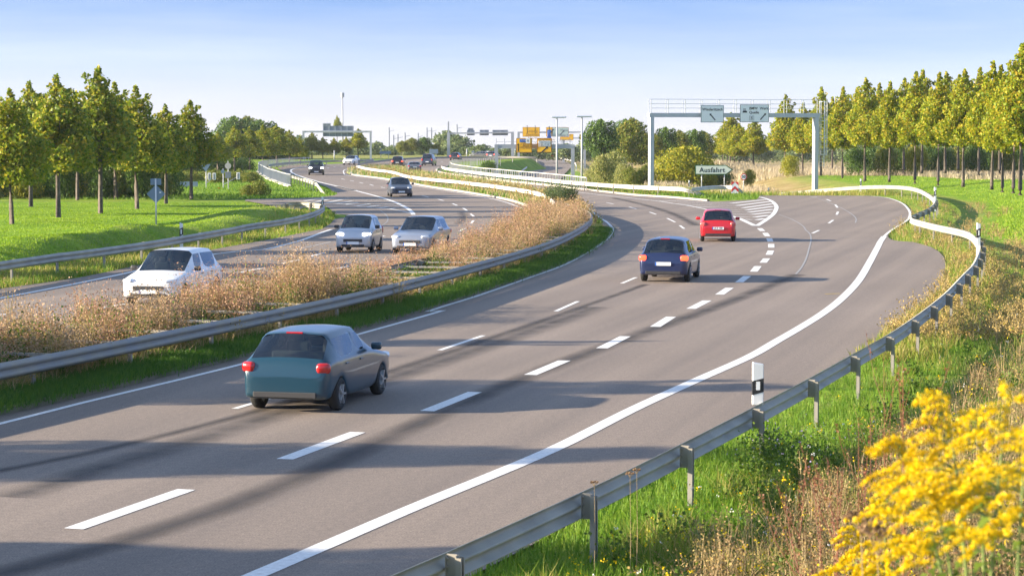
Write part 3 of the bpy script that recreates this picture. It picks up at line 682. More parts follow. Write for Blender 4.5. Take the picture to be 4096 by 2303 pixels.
def simple_gantry(r, lpost, rpost, Y, base_l, base_r, label, sc=.36, beam_t=.35, m=None):
    """posts and beam from photo points; returns the root and a function photo point -> local x,z"""
    m = m or M_GREYP
    A = GY(r, *lpost, Y); B = GY(r, *rpost, Y)
    root = empty('sign_gantry', (A.x, Y, 0), 0, label, 'gantry')
    loc = lambda x, y: ((GY(r, x, y, Y).x - A.x), GY(r, x, y, Y).z)
    for P_, b_ in ((A, base_l), (B, base_r)):
        MB().box((P_.x-A.x, .0, (P_.z+b_)/2), (sc, sc*1.2, P_.z-b_)).build('upright', m, root)
    xl_, zl_ = 0, A.z; MB().bar((-.2, 0, A.z-beam_t/2+.002), (B.x-A.x+.2, 0, B.z-beam_t/2+.002), sc, beam_t).build('beam', m, root)
    return root, loc
def boards_back(root, loc, rects, y=.3):
    for (xa, ya, xb, yb) in rects:
        (x0, z1), (x1, z0) = loc(xa, ya), loc(xb, yb)
        p = MB().box(((x0+x1)/2, y, (z0+z1)/2), (x1-x0, .08, z1-z0)).build('sign_back', M_SIGNB, root)
        br = MB(); n = max(2, int((x1-x0)/1.1))
        for k in range(n+1): xx = x0+.1+(x1-x0-.2)*k/n; br.box((xx, y-.075, (z0+z1)/2), (.07,.07,z1-z0-.05))
        br.box(((x0+x1)/2, y-.12, (z0+z1)/2+.1), (x1-x0-.02, .02, .10)); br.build('mounting_frame', mat('frame_grey', (.38,.42,.46), .5, .3), p)
GB, locB = simple_gantry('b', (563,457), (1270,457), 419, -.6, -.6, 'left overhead gantry seen from behind, carrying one large grey sign over the oncoming lanes')
boards_back(GB, locB, [(766,405,1090,518),(766,378,848,404)])
GC, locC = simple_gantry('c', (272,525), (1014,514), 470, -2.3, -2.3, 'distant gantry carrying three small dark sign backs', .62, .3)
boards_back(GC, locC, [(486,495,574,556),(497,473,562,494),(633,492,740,556),(781,493,962,556)])
MB().box((0,.0,locC(0,460)[1]/2+1), (.3,.3,6.5)).build('mast', M_GREYP, GC)
def hposts(root, loc, xs_, ya, yb):
    mb = MB()
    for x in xs_: a = loc(x, ya); b = loc(x, yb); mb.bar((a[0],0,a[1]), (b[0],0,b[1]), .1)
    mb.build('antenna_post', M_GREYP, root)
GE, locE = simple_gantry('c', (1085,514), (1850,512), 440, -2.3, -2.3, 'far right gantry carrying a wide orange sign and an orange and white sign', .45, .25)
def board(root, loc, r, m_face, label=None, y=-.35, edge=None, border=.07):
    (x0, z1), (x1, z0) = loc(r[0], r[1]), loc(r[2], r[3]); return panel(root, x0, z0, x1, z1, m_face, edge or M_BLACK, y, border=border), (x0, z0, x1, z1)
M_OEDGE = mat('orange_edge', (.35,.12,.01), .5)
pE, (x0,z0,x1,z1) = board(GE, locE, (1131,461,1329,571), M_ORANGE, edge=M_OEDGE)
M_DIMT = mat('faded_lettering', (.45,.20,.02), .6)
for k, tx in enumerate(('Leipzig', 'Zentrum', 'Nord')): text_obj(tx, .75, (x0+(x1-x0)*.56, -.37, z1-.75-k*.72), pE, M_DIMT)
arrow(pE, (x0+.9, z0+1.4), math.pi/2, 1.7, .09, -.36); arrow(pE, (x1-.9, z0+1.4), math.pi/2, 1.7, .09, -.36)
pE2, (x0,z0,x1,z1) = board(GE, locE, (1404,461,1473,571), M_ORANGE, edge=M_OEDGE)
b_ = MB().box(((x0+x1)/2, -.36, z1-1.4), ((x1-x0)*.66, .02, 1.8)).build('blue_field', M_BLUE, pE2)
MB().bar(((x0+x1)/2-.35,-.375,z1-1.9), ((x0+x1)/2-.1,-.375,z1-.8), .16, .01).bar(((x0+x1)/2+.35,-.375,z1-1.9), ((x0+x1)/2+.1,-.375,z1-.8), .16, .01).build('motorway_symbol', M_WHITE, b_)
arrow(pE2, ((x0+x1)/2, z0+1.3), math.pi/2, 1.6, .10, -.36); arrow(pE2, ((x0+x1)/2+.55, z0+1.1), math.radians(50), 1.1, .14, -.365)
pE3, (x0,z0,x1,z1) = board(GE, locE, (1475,461,1664,571), mat('sign_pale_green', (.50,.60,.54), .5), edge=M_OEDGE)
for k, (tx, xx) in enumerate((('Messe', .72), ('Neue Messe Süd', .50), ('Seehausen', .78))): text_obj(tx, .62, (x0+(x1-x0)*xx, -.37, z1-.6-k*.95), pE3, mat('dim_grey_lettering', (.22,.26,.26), .6))
arrow(pE3, (x0+(x1-x0)*.6, z0+.8), math.radians(45), 1.3, .14, -.36)
GF, locF = simple_gantry('c', (1605,582), (1850,582), 520, -2.3, -2.3, 'farthest gantry with a plain orange sign, half hidden behind the lamp post', .5, .25)
pF, _ = board(GF, locF, (1565,573,1684,612), M_ORANGE, edge=M_OEDGE); pF, _ = board(GF, locF, (1668,540,1719,612), M_ORANGE, y=-.5, edge=M_OEDGE); pF, _ = board(GF, locF, (1789,541,1822,612), M_ORANGE, edge=M_OEDGE)
# nearer orange gantry on the lower road
GD_, locD = simple_gantry('c', (826,660), (1712,660), 270, -2.3, -2.3, 'gantry with two large orange direction signs over the lower road', .42, .5)
mbp = MB()
for x_, y_ in ((826,592),(922,592),(1585,592),(1680,592)): a = locD(x_, 664); b = locD(x_, y_); mbp.bar((a[0],0,a[1]), (b[0],0,b[1]), .06)
mbp.build('walkway_post', M_GREYP, GD_)
MB().bar((0,.3,locD(826,630)[1]), (locD(1712,630)[0],.3,locD(826,630)[1]), .04).build('walkway_rail', M_GREYP, GD_)
pD, (x0,z0,x1,z1) = board(GD_, locD, (1057,588,1240,755), M_ORANGE, edge=M_OEDGE); w_, h_ = x1-x0, z1-z0
bf = MB().box((x0+w_*.52, -.362, z1-h_*.18), (w_*.62, .02, h_*.22)).build('blue_field', M_BLUE, pD)
MB().bar((x0+w_*.30,-.376,z1-h_*.26), (x0+w_*.34,-.376,z1-h_*.11), .07, .01).bar((x0+w_*.42,-.376,z1-h_*.26), (x0+w_*.38,-.376,z1-h_*.11), .07, .01).bar((x0+w_*.28,-.376,z1-h_*.18),(x0+w_*.44,-.376,z1-h_*.18),.04,.01).build('motorway_symbol', M_WHITE, bf)
text_obj('14', .40, (x0+w_*.54, -.376, z1-h_*.18), bf, M_WHITE)
MB().box((x0+w_*.74, -.374, z1-h_*.18), (.5,.012,.62)).build('airport_field', M_WHITE, bf)
MB().bar((x0+w_*.74,-.382,z1-h_*.26),(x0+w_*.74,-.382,z1-h_*.10),.1,.008).bar((x0+w_*.69,-.382,z1-h_*.19),(x0+w_*.79,-.382,z1-h_*.19),.1,.008).build('aeroplane_symbol', M_BLACK, bf)
for k, tx in enumerate(('Wittenberg', 'Bad Düben', 'Delitzsch')): text_obj(tx, .52, (x0+w_*.40, -.372, z1-h_*(.40+k*.12)), pD, M_DIMT, align='LEFT')
for k, tx in enumerate(('2', '184')): text_obj(tx, .36, (x0+w_*.30, -.372, z1-h_*(.42+k*.22)), pD, M_DIMT)
arrow(pD, (x0+w_*.12, z0+h_*.36), math.pi/2, h_*.56, .13, -.362)
pD2, (x0,z0,x1,z1) = board(GD_, locD, (1297,587,1467,753), M_ORANGE, edge=M_OEDGE); w_, h_ = x1-x0, z1-z0
text_obj('Seehausen', .50, (x0+w_*.07, -.372, z1-h_*.1), pD2, M_DIMT, align='LEFT')
wf = MB().box((x0+w_*.5, -.362, z1-h_*.38), (w_*.84, .02, h_*.42)).build('white_field', M_SIGNW, pD2)
for k, (tx, xx) in enumerate((('Sachsenpark', .12), ('Congress Center', .28), ('Leipzig', .28))): text_obj(tx, .42, (x0+w_*xx, -.38, z1-h_*(.26+k*.13)), wf, mat('dim_grey_lettering'), align='LEFT')
arrow(pD2, (x0+w_*.52, z0+h_*.2), math.radians(42), 1.15, .15, -.362)

# ------------------------------------------------------------------ single signs
def pole(root, x, h, r=.04, m=None, name='pole', y=0.0, base=-.3):
    return MB().tube([(x,y,base),(x,y,h)], r, 10).build(name, m or M_GREYP, root, True)
# exit arrow sign
b0 = G('d', 683, 1034); ks = (b0.y)/FPX; sd = empty('exit_sign', (b0.x, b0.y, 0), 0, 'white arrow-shaped sign reading Ausfahrt with a green edge on two posts', 'sign')
X_ = lambda x: (x-683)/2.228*ks; Z_ = lambda z: (1034-z)/2.228*ks
outl = [(X_(623),Z_(889)),(X_(623),Z_(803)),(X_(900),Z_(803)),(X_(962),Z_(845)),(X_(900),Z_(889))]
inn = [(X_(631),Z_(881)),(X_(631),Z_(811)),(X_(897),Z_(811)),(X_(946),Z_(845)),(X_(897),Z_(881))]
pn = MB().prism(outl[::-1], -.05, -.1).build('sign_panel', mat('dark_green_edge', (.04,.13,.05), .5), sd)
MB().prism(inn[::-1], -.101, -.108).build('sign_face', mat('sign_cream', (.68,.72,.62), .45), pn)
text_obj('Ausfahrt', Z_(822)-Z_(870)+.12, (X_(774), -.112, Z_(849)), pn, bold=.006, spacing=1.08)
pole(sd, 0, Z_(800), .045); pole(sd, X_(885), Z_(800), .045)
# speed limit
b0 = G('d', 1056, 1040); ks = b0.y/FPX; s5 = empty('speed_limit_sign', (b0.x,b0.y,0), 0, 'round red and white 50 speed limit sign beside the arrow-shaped exit sign', 'sign')
zc = (1040-908)/2.228*ks; rr = 29/2.228*ks; dk = MB().disc((0,zc), rr, -.05, -.07).build('sign_disc', M_RED, s5)
MB().disc((0,zc), rr*.76, -.071, -.076).build('sign_face', M_SIGNW, dk); text_obj('50', rr*1.15, (0,-.08,zc), dk, bold=.008); pole(s5, 0, zc+rr*.8, .035)
# chevron board
b0 = G('d', 978, 1078); ks = b0.y/FPX; sc_ = empty('chevron_board', (b0.x,b0.y,0), 0, 'red and white chevron board on the grass tip of the exit gore', 'sign')
zt, zb = (1078-953)/2.228*ks, (1078-1055)/2.228*ks; hw = 32/2.228*ks; pb = MB().box((0,-.05,(zt+zb)/2), (2*hw,.03,zt-zb)).build('board', M_SIGNW, sc_)
hh = (zt-zb)
def clipped(z_mid, t):                 # an upward chevron band clipped to the board
    rise = hh*.30; lo = z_mid; P_ = [(-hw, lo-rise), (0, lo), (hw, lo-rise), (hw, lo-rise+t), (0, lo+t), (-hw, lo-rise+t)]
    return [(x, min(zt, max(zb, z))) for x, z in P_]
rc = MB(); rc.prism(clipped(zb+hh*.40, hh*.24)[::-1], -.066, -.072)
rc.prism([(-hw, zt), (-hw, zt-hh*.32), (0, zt-hh*.02), (0, zt)][::1], -.066, -.072); rc.prism([(hw, zt), (0, zt), (0, zt-hh*.02), (hw, zt-hh*.32)], -.066, -.072)
rc.build('red_chevron', M_RED, pb); pole(sc_, 0, zt+.05, .03, y=.0)
# diamond priority sign seen from behind on the left lawn
b0 = G('D', 394, 604); ks = b0.y/FPX/.6289; sg = empty('diamond_sign', (b0.x,b0.y,gh(b0.x,b0.y)), 0, 'grey back of a diamond sign with small plate on top, behind the left guardrail', 'sign')
Zd = lambda y: (604-y)*ks - gh(b0.x,b0.y)
M_SB2 = mat('sign_back_blue_grey', (.17,.24,.33), .45, .3)
r_ = 23.5*ks; zc = Zd(488); MB().prism([(-r_,zc),(0,zc-r_),(r_,zc),(0,zc+r_)], -.045, -.065).build('diamond_plate', M_SB2, sg)
MB().box((0,-.055,Zd(457.5)), (27*ks,.02,16*ks)).build('small_plate', M_SB2, sg, bevel=.02)
MB().box((11*ks,-.07,zc+4*ks), (5*ks,.006,3.5*ks)).build('sticker', M_WHITE, sg); pole(sg, 0, Zd(449), .038, M_GREEN_Z, y=-.085)

def back_sign(r, bx, by, label, parts, cat='sign', polew=.04, name='road_sign', Y=None, gz=None):
    b0 = G(r, bx, by) if Y is None else GY(r, bx, by, Y); k = b0.y/FPX/REG[r][2]
    root = empty(name, (b0.x, b0.y, b0.z), 0, label, cat)
    for p in parts:
        t = p[0]; 
        if t == 'pole': pole(root, (p[1]-bx)*k, (by-p[2])*k, polew if len(p) < 4 else p[3], M_GREYP)
        if t == 'rect': MB().box(((p[1]+p[3])/2*k-bx*k, -.06, (by-(p[2]+p[4])/2)*k), ((p[3]-p[1])*k, .03, (p[4]-p[2])*k)).build('plate', p[5], root, bevel=.01)
        if t == 'disc': MB().disc(((p[1]-bx)*k, (by-p[2])*k), p[3]*k, -.05, -.075).build('disc', p[4], root)
        if t == 'tri': MB().prism([((x-bx)*k, (by-y)*k) for x, y in p[1]], -.05, -.07).build('triangle_plate', p[2], root)
        if t == 'bar': MB().bar(((p[1]-bx)*k,0,(by-p[2])*k), ((p[3]-bx)*k,0,(by-p[4])*k), .06).build('arm', M_GREYP, root)
        if t == 'light':
            hd = MB().box(((p[1]-bx)*k, -.1, (by-p[2])*k), (17*k, .25, 40*k)).build('signal_head', M_WHITE if p[3] else M_SIGNB, root, bevel=.02)
            MB().box(((p[1]-bx)*k, -.232, (by-p[2])*k), (9*k, .02, 32*k)).build('signal_back', M_SIGNB, hd)
    return root
back_sign('a', 1195, 860, 'upside-down triangle sign seen from behind with signal heads on its arm', [('pole',1195,660),('tri',[(1165,662),(1222,662),(1194,708)],M_SB2),('bar',1198,770,1250,728),('light',1215,733,1),('light',1243,733,1)], Y=200)
back_sign('a', 1323, 868, 'round sign with a box below it on the taller pole of the slip-road signals', [('pole',1323,645),('disc',1323,672,18,mat('grey_disc',(.45,.43,.42),.5)),('rect',1307,706,1340,742,M_SIGNB),('bar',1300,778,1375,735),('light',1382,730,1)], Y=196)
back_sign('a', 1294, 866, 'slim pole with a narrow round plate beside the slip-road signals', [('pole',1294,688),('disc',1292,705,11,M_SB2)], Y=198)
ne_ = back_sign('a', 1268, 860, 'small round red no-entry sign below the slip-road signals', [('pole',1268,820),('disc',1267,810,13,M_RED)], Y=199)
MB().box((0,-.08,(860-810)*199/FPX/1.448), (.36,.01,.09)).build('white_bar', M_WHITE, ne_)
back_sign('a', 1087, 862, 'large grey back of a direction board between the trunks of the left trees', [('pole',1047,763),('pole',1128,763),('rect',1027,763,1147,856,M_SB2)], Y=205)
back_sign('a', 985, 860, 'thin mast with a small white signal among the left trees', [('pole',985,620),('rect',979,616,991,632,M_WHITE),('rect',979,648,991,668,M_WHITE)], Y=215)
back_sign('b', 1422, 748, 'grey arrow-shaped direction board seen from behind beyond the oncoming lanes', [('pole',1460,665),('rect',1375,670,1487,700,M_SB2),('tri',[(1357,685),(1375,670),(1375,700)],M_SB2)])
back_sign('b', 1378, 748, 'round sign back on the post left of the grey direction board', [('pole',1378,640),('disc',1378,650,12,M_SIGNB)])
back_sign('b', 888, 757, 'slim round-plate sign left of the white oncoming car', [('pole',888,665),('disc',887,684,10,M_SIGNB)], polew=.12)
back_sign('b', 1935, 728, 'grey back of a road sign with a lattice of struts on two posts', [('pole',1905,652),('pole',1960,652),('rect',1890,650,1980,697,M_SB2)])
back_sign('c', 485, 800, 'blue sign with a tall white post near the pale sound wall', [('pole',483,712,.12),('rect',478,728,495,745,M_SB2)])
back_sign('c', 560, 795, 'pair of blue plates on two short posts far beyond the cars', [('pole',548,735,.07),('pole',562,732,.07),('rect',540,738,575,756,M_SB2)])
back_sign('c', 1040, 790, 'small warning sign at the foot of the far gantry', [('pole',1042,712,.06),('disc',1042,720,10,M_WHITE)])

def delineator(r, x, ytop, ybot, label, Y=None, h=1.0, mounted=False, group='black and white delineator posts', lean=0.0):
    """kerb-side marker post; its top is at (x, ytop) in the photograph"""
    s_ = (ybot-ytop)/REG[r][2]
    Yd = Y if Y else FPX*h/s_
    p = GY(r, x, ytop, Yd); base = p.z-h
    root = empty('delineator_post', (p.x, p.y, base), 0, label, 'marker post', group); root.rotation_euler = (0, lean, 0)
    w = .085 if mounted else .065; zb = -.02 if mounted else -.5; q = h if mounted else 1.0
    b0, b1 = (.24*h, .57*h) if mounted else (h-.55, h-.24)
    MB().prism([(-w,zb),(w,zb),(w,h-.05*q),(-w,h)][::1], .05, -.05).build('post_body', M_WHITE, root, bevel=.012)
    MB().prism([(-w-.003,b0-.02),(w+.003,b0+.05*q),(w+.003,b1+.05*q),(-w-.003,b1-.02*q)], .052, -.053).build('black_band', M_BLKP, root)
    MB().box((0,-.056,(b0+b1)/2+.02), (w*.7,.006,(b1-b0)*.62)).build('reflector', M_SIGNW, root)
    return root
big = delineator('j', 1500, -95, 205, 'large black and white marker post on the near right guardrail', Y=34.3, h=.645, mounted=True)
delineator('D', 456, 560, 617, 'marker post behind the left guardrail, right of the diamond sign', Y=92)
delineator('D', 2462, 560, 640, 'marker post at the sharp bend of the right guardrail', Y=82)
delineator('t', 1988, 75, 190, 'marker post behind the second bend of the right guardrail', Y=137)
delineator('t', 1190, -15, 60, 'small marker post on the lawn behind the exit-lane guardrail', Y=188, h=.9)
delineator('t', 187, 80, 140, 'small leaning marker post at the left end of the exit-lane guardrail', Y=208, h=.9, lean=.15)
delineator('l', 665, 1095, 1192, 'marker post in front of the yellow bush left of the exit sign', Y=196)
delineator('p', 930, 152, 275, 'marker post where the left guardrail bends back at the slip road', Y=140, lean=.03)
for (x, y0, y1, t_) in [(369,222,300,'on the left bridge curve, first from the left'),(569,330,418,'on the left bridge curve, second from the left'),(1141,482,602,'below the dark oncoming off-roader'),(802,160,240,'between railing and rail on the left bridge curve'),(1672,138,195,'left of the white oncoming car'),(2528,125,180,'at the right foot of the left gantry')]:
    k_ = delineator('r', x, y0, y1, 'small marker post '+t_)
for (x, y0, y1, t_) in [(214,843,885,'at the nose of the far railing'),(468,815,842,'on the grass behind the far railing'),(1043,780,812,'at the foot of the far gantry'),(830,935,990,'in front of the left upright of the orange gantry'),(1710,1008,1072,'in front of the right upright of the orange gantry')]:
    delineator('c', x, y0, y1, 'tiny marker post '+t_)
pb_ = G('c', 2105, 1104, .2); bxx = empty('guardrail_box', (pb_.x, pb_.y+.5, .75), 0, 'small pale box on top of the bright guardrail before the willow bushes', 'box'); MB().box((0,0,.15), (.22,.15,.3)).build('box_body', M_WHITE, bxx, bevel=.02)

def lamp(r, x, ytop, xb, ybot, Y, label):
    a = GY(r, x, ytop, Y); b = GY(r, xb, ybot, Y); root = empty('street_lamp', (b.x, Y, b.z), 0, label, 'street lamp', 'street lamps beside the lower road')
    H = a.z-b.z; MB().tube([(0,0,-1.5),(0,0,H)], [.11,.08], 12).build('mast', M_GREYP, root, True)
    hd = MB().box((.2,0,H+.12), (1.55,.5,.16)).build('lamp_head', mat('lamp_housing',(.55,.6,.66),.35,.3), root, bevel=.07)
    MB().box((.2,0,H+.03), (1.1,.36,.03)).build('lens', M_SIGNW, hd)
lamp('c', 1530, 358, 1527, 1050, 228, 'left of the two street lamps with flat square heads')
lamp('c', 1816, 350, 1816, 1055, 222, 'right of the two street lamps with flat square heads, beside the round tree')
mst = GY('b', 975, 405, 600); root = empty('light_mast', (mst.x, 600, 0), 0, 'very tall thin mast with a round top behind the left gantry', 'mast')
ht = GY('b', 975, 96, 600).z; MB().tube([(0,0,-1),(0,0,ht)], [.3,.14], 8).build('mast_pole', M_GREYP, root, True); MB().tube([(0,0,ht-.2),(0,0,ht+1.0)], .5, 10).build('lamp_ring', M_GREYP, root)
for k, (x, yt) in enumerate([(1465,422),(1513,500),(1558,492),(1633,475),(1863,422),(1912,422),(1950,475),(2180,390),(1770,480)]):
    a = GY('b', x, yt, 640); root = empty('catenary_mast', (a.x, 640, -2), 0, 'thin railway mast on the skyline between the two far gantries', 'mast', 'railway masts on the skyline')
    MB().tube([(0,0,-3),(0,0,a.z+2)], .16, 6).build('mast_pole', M_SIGNB, root); MB().bar((0,0,a.z+.8),(1.4,0,a.z+1.2),.1).build('bracket_arm', M_SIGNB, root)
# pale sound wall / low building far off
a = GY('c', 345, 800, 560); b = GY('c', 492, 745, 560); wl = empty('sound_wall', (a.x,560,a.z), 0, 'pale low wall with panels behind the distant gantry post', 'wall')
n_p = 6
for k in range(n_p): MB().box(((b.x-a.x)*(k+.5)/n_p,0,(b.z-a.z)*.5-1), ((b.x-a.x)/n_p-.1,.3,b.z-a.z+2)).build('wall_panel', M_CONC, wl)
# ------------------------------------------------------------------ foliage
def leaf_quads(C, size, rng, up=0.25, squash=1.0):
    """one small bent leaf cluster (4 corners) round every centre"""
    n = len(C); N = rng.normal(size=(n,3)); N[:,2] += up; N /= np.linalg.norm(N, axis=1)[:,None]
    A = np.cross(N, rng.normal(size=(n,3))); A /= np.linalg.norm(A, axis=1)[:,None]; B = np.cross(N, A)
    s = (size*rng.uniform(.6,1.35,n))[:,None]
    a = A*s*.5; b = B*s*.5*squash
    V = np.stack([C-a*1.1, C-b+N*s*.08, C+a*1.1, C+b+N*s*.08], 1).reshape(-1,3)
    F = np.arange(4*n).reshape(n,4); return V, F
def blob_cloud(clumps, n, rng):
    P = np.array([c[:3] for c in clumps]); R = np.array([c[3] for c in clumps]); w = R**2; w = w/w.sum()
    idx = rng.choice(len(P), n, p=w); d = rng.normal(size=(n,3)); d /= np.linalg.norm(d, axis=1)[:,None]
    r = R[idx]*rng.uniform(.35, 1.08, n)**.6
    return P[idx] + d*r[:,None]*np.array([1,1,.85])
def tree_proto(seed, H, base, W, n, leaf, mat_, shape='linden', trunk=True, trunk_r=.13, name='linden_tree', fork=False):
    rng = np.random.default_rng(seed); cl = []
    def env(t):
        if shape == 'linden': return W/2*min(1,(t/.14)**.5)*max(0,(1-t**1.45))**.95*1.08 + .12
        if shape == 'round': return W/2*math.sin(math.pi*min(1,max(0,.12+.86*t)))**.6 + .1
        if shape == 'spire': return W/2*min(1,(t/.15)**.6)*(1-t)**.8 + .08
        if shape == 'broom': return W/2*(.35+.65*math.sin(math.pi*min(.999,.10+.72*t)))
        return W/2
    nc = 46 if shape != 'round' else 54
    for i in range(nc):
        t = (i+rng.uniform(0,1))/nc
        t = t**.85; e = env(t)
        a = i*2.399+rng.uniform(-.4,.4); rr = e*rng.uniform(.45,.86) if t < .9 else e*.3*rng.uniform()
        cr = max(.16, e*rng.uniform(.30,.50)) if shape != 'spire' else max(.12, e*.45)
        cl.append((math.cos(a)*rr, math.sin(a)*rr, base + t*(H-base-.15), cr))
    for t in np.linspace(.1,.85,9): cl.append((0,0,base+t*(H-base), env(t)*.45))
    if shape in ('linden','spire'):
        for k in range(3): a = rng.uniform(0,6.3); q = rng.uniform(.1,.28)*W; cl.append((math.cos(a)*q, math.sin(a)*q, H-rng.uniform(.1,.22)*(H-base), .2*rng.uniform(.8,1.3)))
        cl.append((0,0,H-.12,.13)); cl.append((.02,0,H-.4,.22))
    C = blob_cloud(cl, n, rng)
    V, F = leaf_quads(C, leaf, rng)
    root = empty(name, (0,0,0)); link('crown', npmesh('crown', V, F, mat_), root)
    if trunk:
        tb = MB(); bend = rng.uniform(-.10,.10,2); P = [(0,0,-.4),(0,0,0),(bend[0]*.4,bend[1]*.4,base*.55),(bend[0],bend[1],base+.1),(bend[0]*.8,0,base+(H-base)*.4),(0,0,base+(H-base)*.8)]
        tb.tube(P, [trunk_r*1.35, trunk_r*1.15, trunk_r*.95, trunk_r*.9, trunk_r*.5, trunk_r*.12], 9)
        for c in cl[:26]:
            z0 = base + max(.0, (c[2]-base)*.45); p0 = Vector((bend[0]*.8*(1-(z0-base)/(H-base)), 0, z0)); p1 = Vector(c[:3]); md = (p0+p1)/2 + Vector((0,0,-.06*(p1-p0).length))
            tb.tube([p0, md, p1], [trunk_r*.34, trunk_r*.2, trunk_r*.05], 5)
        tb.build('trunk', M_BARK, root, True)
    return root
class Kit:
    """first call hands out the model itself, later calls hand out copies"""
    def __init__(s, protos): s.p = protos; s.used = [False]*len(protos)
    def get(s, k):
        k %= len(s.p)
        if not s.used[k]: s.used[k] = True; return s.p[k]
        return copytree(s.p[k])
L_R = leafmat('linden_leaves_sunny', [(.12,.185,.012),(.24,.305,.014),(.37,.37,.018),(.47,.34,.03)], .42, patch=(.5,.5))  # yellow-green of sunlit crowns put into the leaf colour
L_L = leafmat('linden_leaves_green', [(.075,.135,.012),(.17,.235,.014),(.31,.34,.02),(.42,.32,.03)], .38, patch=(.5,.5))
L_D = leafmat('dark_leaves', [(0.042,0.091,0.019),(0.085,0.162,0.027),(0.152,0.228,0.034)], .3, patch=(.35,.5))
L_Y = leafmat('yellow_shrub_leaves', [(0.175,0.213,0.022),(0.300,0.312,0.025),(0.450,0.375,0.037)], .42, patch=(.6,.6))
L_W = leafmat('willow_leaves', [(0.180,0.225,0.060),(0.300,0.315,0.090),(0.405,0.360,0.135)], .38, patch=(.6,.6))
L_M = leafmat('mixed_shrub_leaves', [(0.080,0.128,0.019),(0.176,0.224,0.029),(0.320,0.256,0.048)], .35, patch=(.5,.7))
L_F = leafmat('hazy_far_leaves', [(0.105,0.165,0.068),(0.180,0.240,0.090),(0.255,0.285,0.105)], .3, patch=(.05,.6))  # paleness of distant haze put into the leaf colour
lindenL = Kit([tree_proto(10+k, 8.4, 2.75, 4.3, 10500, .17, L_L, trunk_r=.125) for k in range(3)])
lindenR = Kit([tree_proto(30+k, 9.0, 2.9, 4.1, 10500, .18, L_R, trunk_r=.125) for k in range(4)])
roundT = Kit([tree_proto(50+k, 7.0, 1.4, 5.6, 6500, .24, m_, 'round', name='broadleaf_tree') for k, m_ in enumerate((L_D, L_M))])
shrub = {n: Kit([tree_proto(60+i, 3.4, .0, 4.6, 5200, .17, m_, 'round', trunk=False, name='shrub') for i in range(2)]) for n, m_ in (('D', L_D), ('M', L_M), ('Y', L_Y), ('W', L_W))}
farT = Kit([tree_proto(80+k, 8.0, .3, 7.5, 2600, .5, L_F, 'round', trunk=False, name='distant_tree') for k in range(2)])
nord = ['first','second','third','fourth','fifth','sixth','seventh','eighth','ninth','tenth','eleventh','twelfth','thirteenth','fourteenth','fifteenth','sixteenth','seventeenth','eighteenth','nineteenth','twentieth']

def put_tree(kit, k, r, xb, yb, ytop, H0, label, group, Y=None, wide=1.0, base0=0):
    """the trunk foot stands at (xb, yb) in the photograph, the tip at ytop"""
    p = G(r, xb, yb) if Y is None else GY(r, xb, yb, Y)
    top = GY(r, xb, ytop, p.y).z; H = top-p.z; s = H/H0; o = kit.get(k)
    return place(o, p, k*1.7, (s*wide, s*wide, s), label, group)
g_l = 'linden trees on the left grass bank'
for k, (x, yb, yt, w) in enumerate([(30,572,222,1.1),(147,550,186,1.1),(253,535,163,1.05),(345,524,214,1.1),(418,511,262,1.1),(481,500,250,1.15)]):
    put_tree(lindenL, k, 'D', x, yb, yt, 8.4, nord[k]+' linden from the left in the front row on the left grass bank', g_l, wide=w)
for k, (x, yb, yt, Y) in enumerate([(78,520,203,150),(195,505,226,165),(292,505,205,168),(-12,545,235,135),(392,480,300,190)]):
    put_tree(lindenL, k+1, 'D', x, yb, yt, 8.4, ['tall linden between the first and second front trees, behind them','narrow linden top between the second and third front trees','linden close behind the tallest left tree, its twin top to the right','linden behind the left edge of the photograph, only its right side in view','low linden behind the fourth and fifth front trees'][k], g_l, Y=Y, wide=1.05)
# lindens that stand just outside the left edge; their shadows cross the road
for k, (X, Y, H) in enumerate([(-25.5,101,8.2),(-26,90,8.6),(-26.5,81,8.0),(-28,49.6,9.0),(-26.5,40.0,9.9),(-26,31.4,9.3),(-27,22.8,9.4),(-40,74,11),(-42,96,9)]):
    o = lindenL.get(k); s = H/8.4; place(o, (X, Y, gh(X,Y)), k*1.1, (s*(.95 if H>9 else .8), s*(.95 if H > 9 else .8), s), 'linden beside the road just outside the left edge', g_l)
for k, (x, yb, yt, Y) in enumerate([(548,438,330,270),(590,434,315,285),(628,430,318,300),(662,427,314,312),(696,424,312,325),(728,420,326,340),(755,416,345,352)]):
    put_tree(lindenL, k, 'D', x, yb, yt, 8.4, nord[k]+' linden from the left in the dark row behind the left bridge curve', 'lindens behind the left bridge curve', Y=Y, wide=1.35)
for k, (x, yb, yt, Y, m_) in enumerate([(590,420,291,420,0),(622,420,292,430,1),(655,420,300,425,0),(690,420,316,430,1)]):
    put_tree(roundT, m_, 'D', x, yb, yt, 7.0, nord[k]+' round crown from the left in the tall clump rising behind the left row', 'tall trees behind the left row', Y=Y, wide=1.05)
g_r = 'linden trees on the right lawn'
seqR = [(57,735,255),(160,733,300),(265,738,212),(390,735,212),(520,740,158),(662,740,178),(810,747,122),(945,757,128),(1090,765,108),(1255,778,62),(1317,795,140),(1380,797,60)]
YR = [294,276,259,242,227,212,199,188,177.6,167,163,158]
for k, (x, yb, yt) in enumerate(seqR):
    put_tree(lindenR, k, 'e', x, yb, yt, 9.0, nord[k]+' linden from the left in the front row right of the overhead gantry', g_r, Y=YR[k], wide=.92)
for k, (x, yb, yt, Y) in enumerate([(1420,805,-40,148),(1180,700,100,215),(985,690,122,232),(850,690,110,245),(745,690,160,256),(600,690,190,275),(470,690,215,295),(330,690,270,320),(1060,690,140,224),(1300,690,85,205),(1425,700,50,198)]):
    put_tree(lindenR, k+2, 'e', x, yb, yt, 9.0, ('tall linden cut by the right edge of the photograph' if k == 0 else nord[k-1]+' linden placed in the second row behind the right lawn'), g_r, Y=Y, wide=.95)
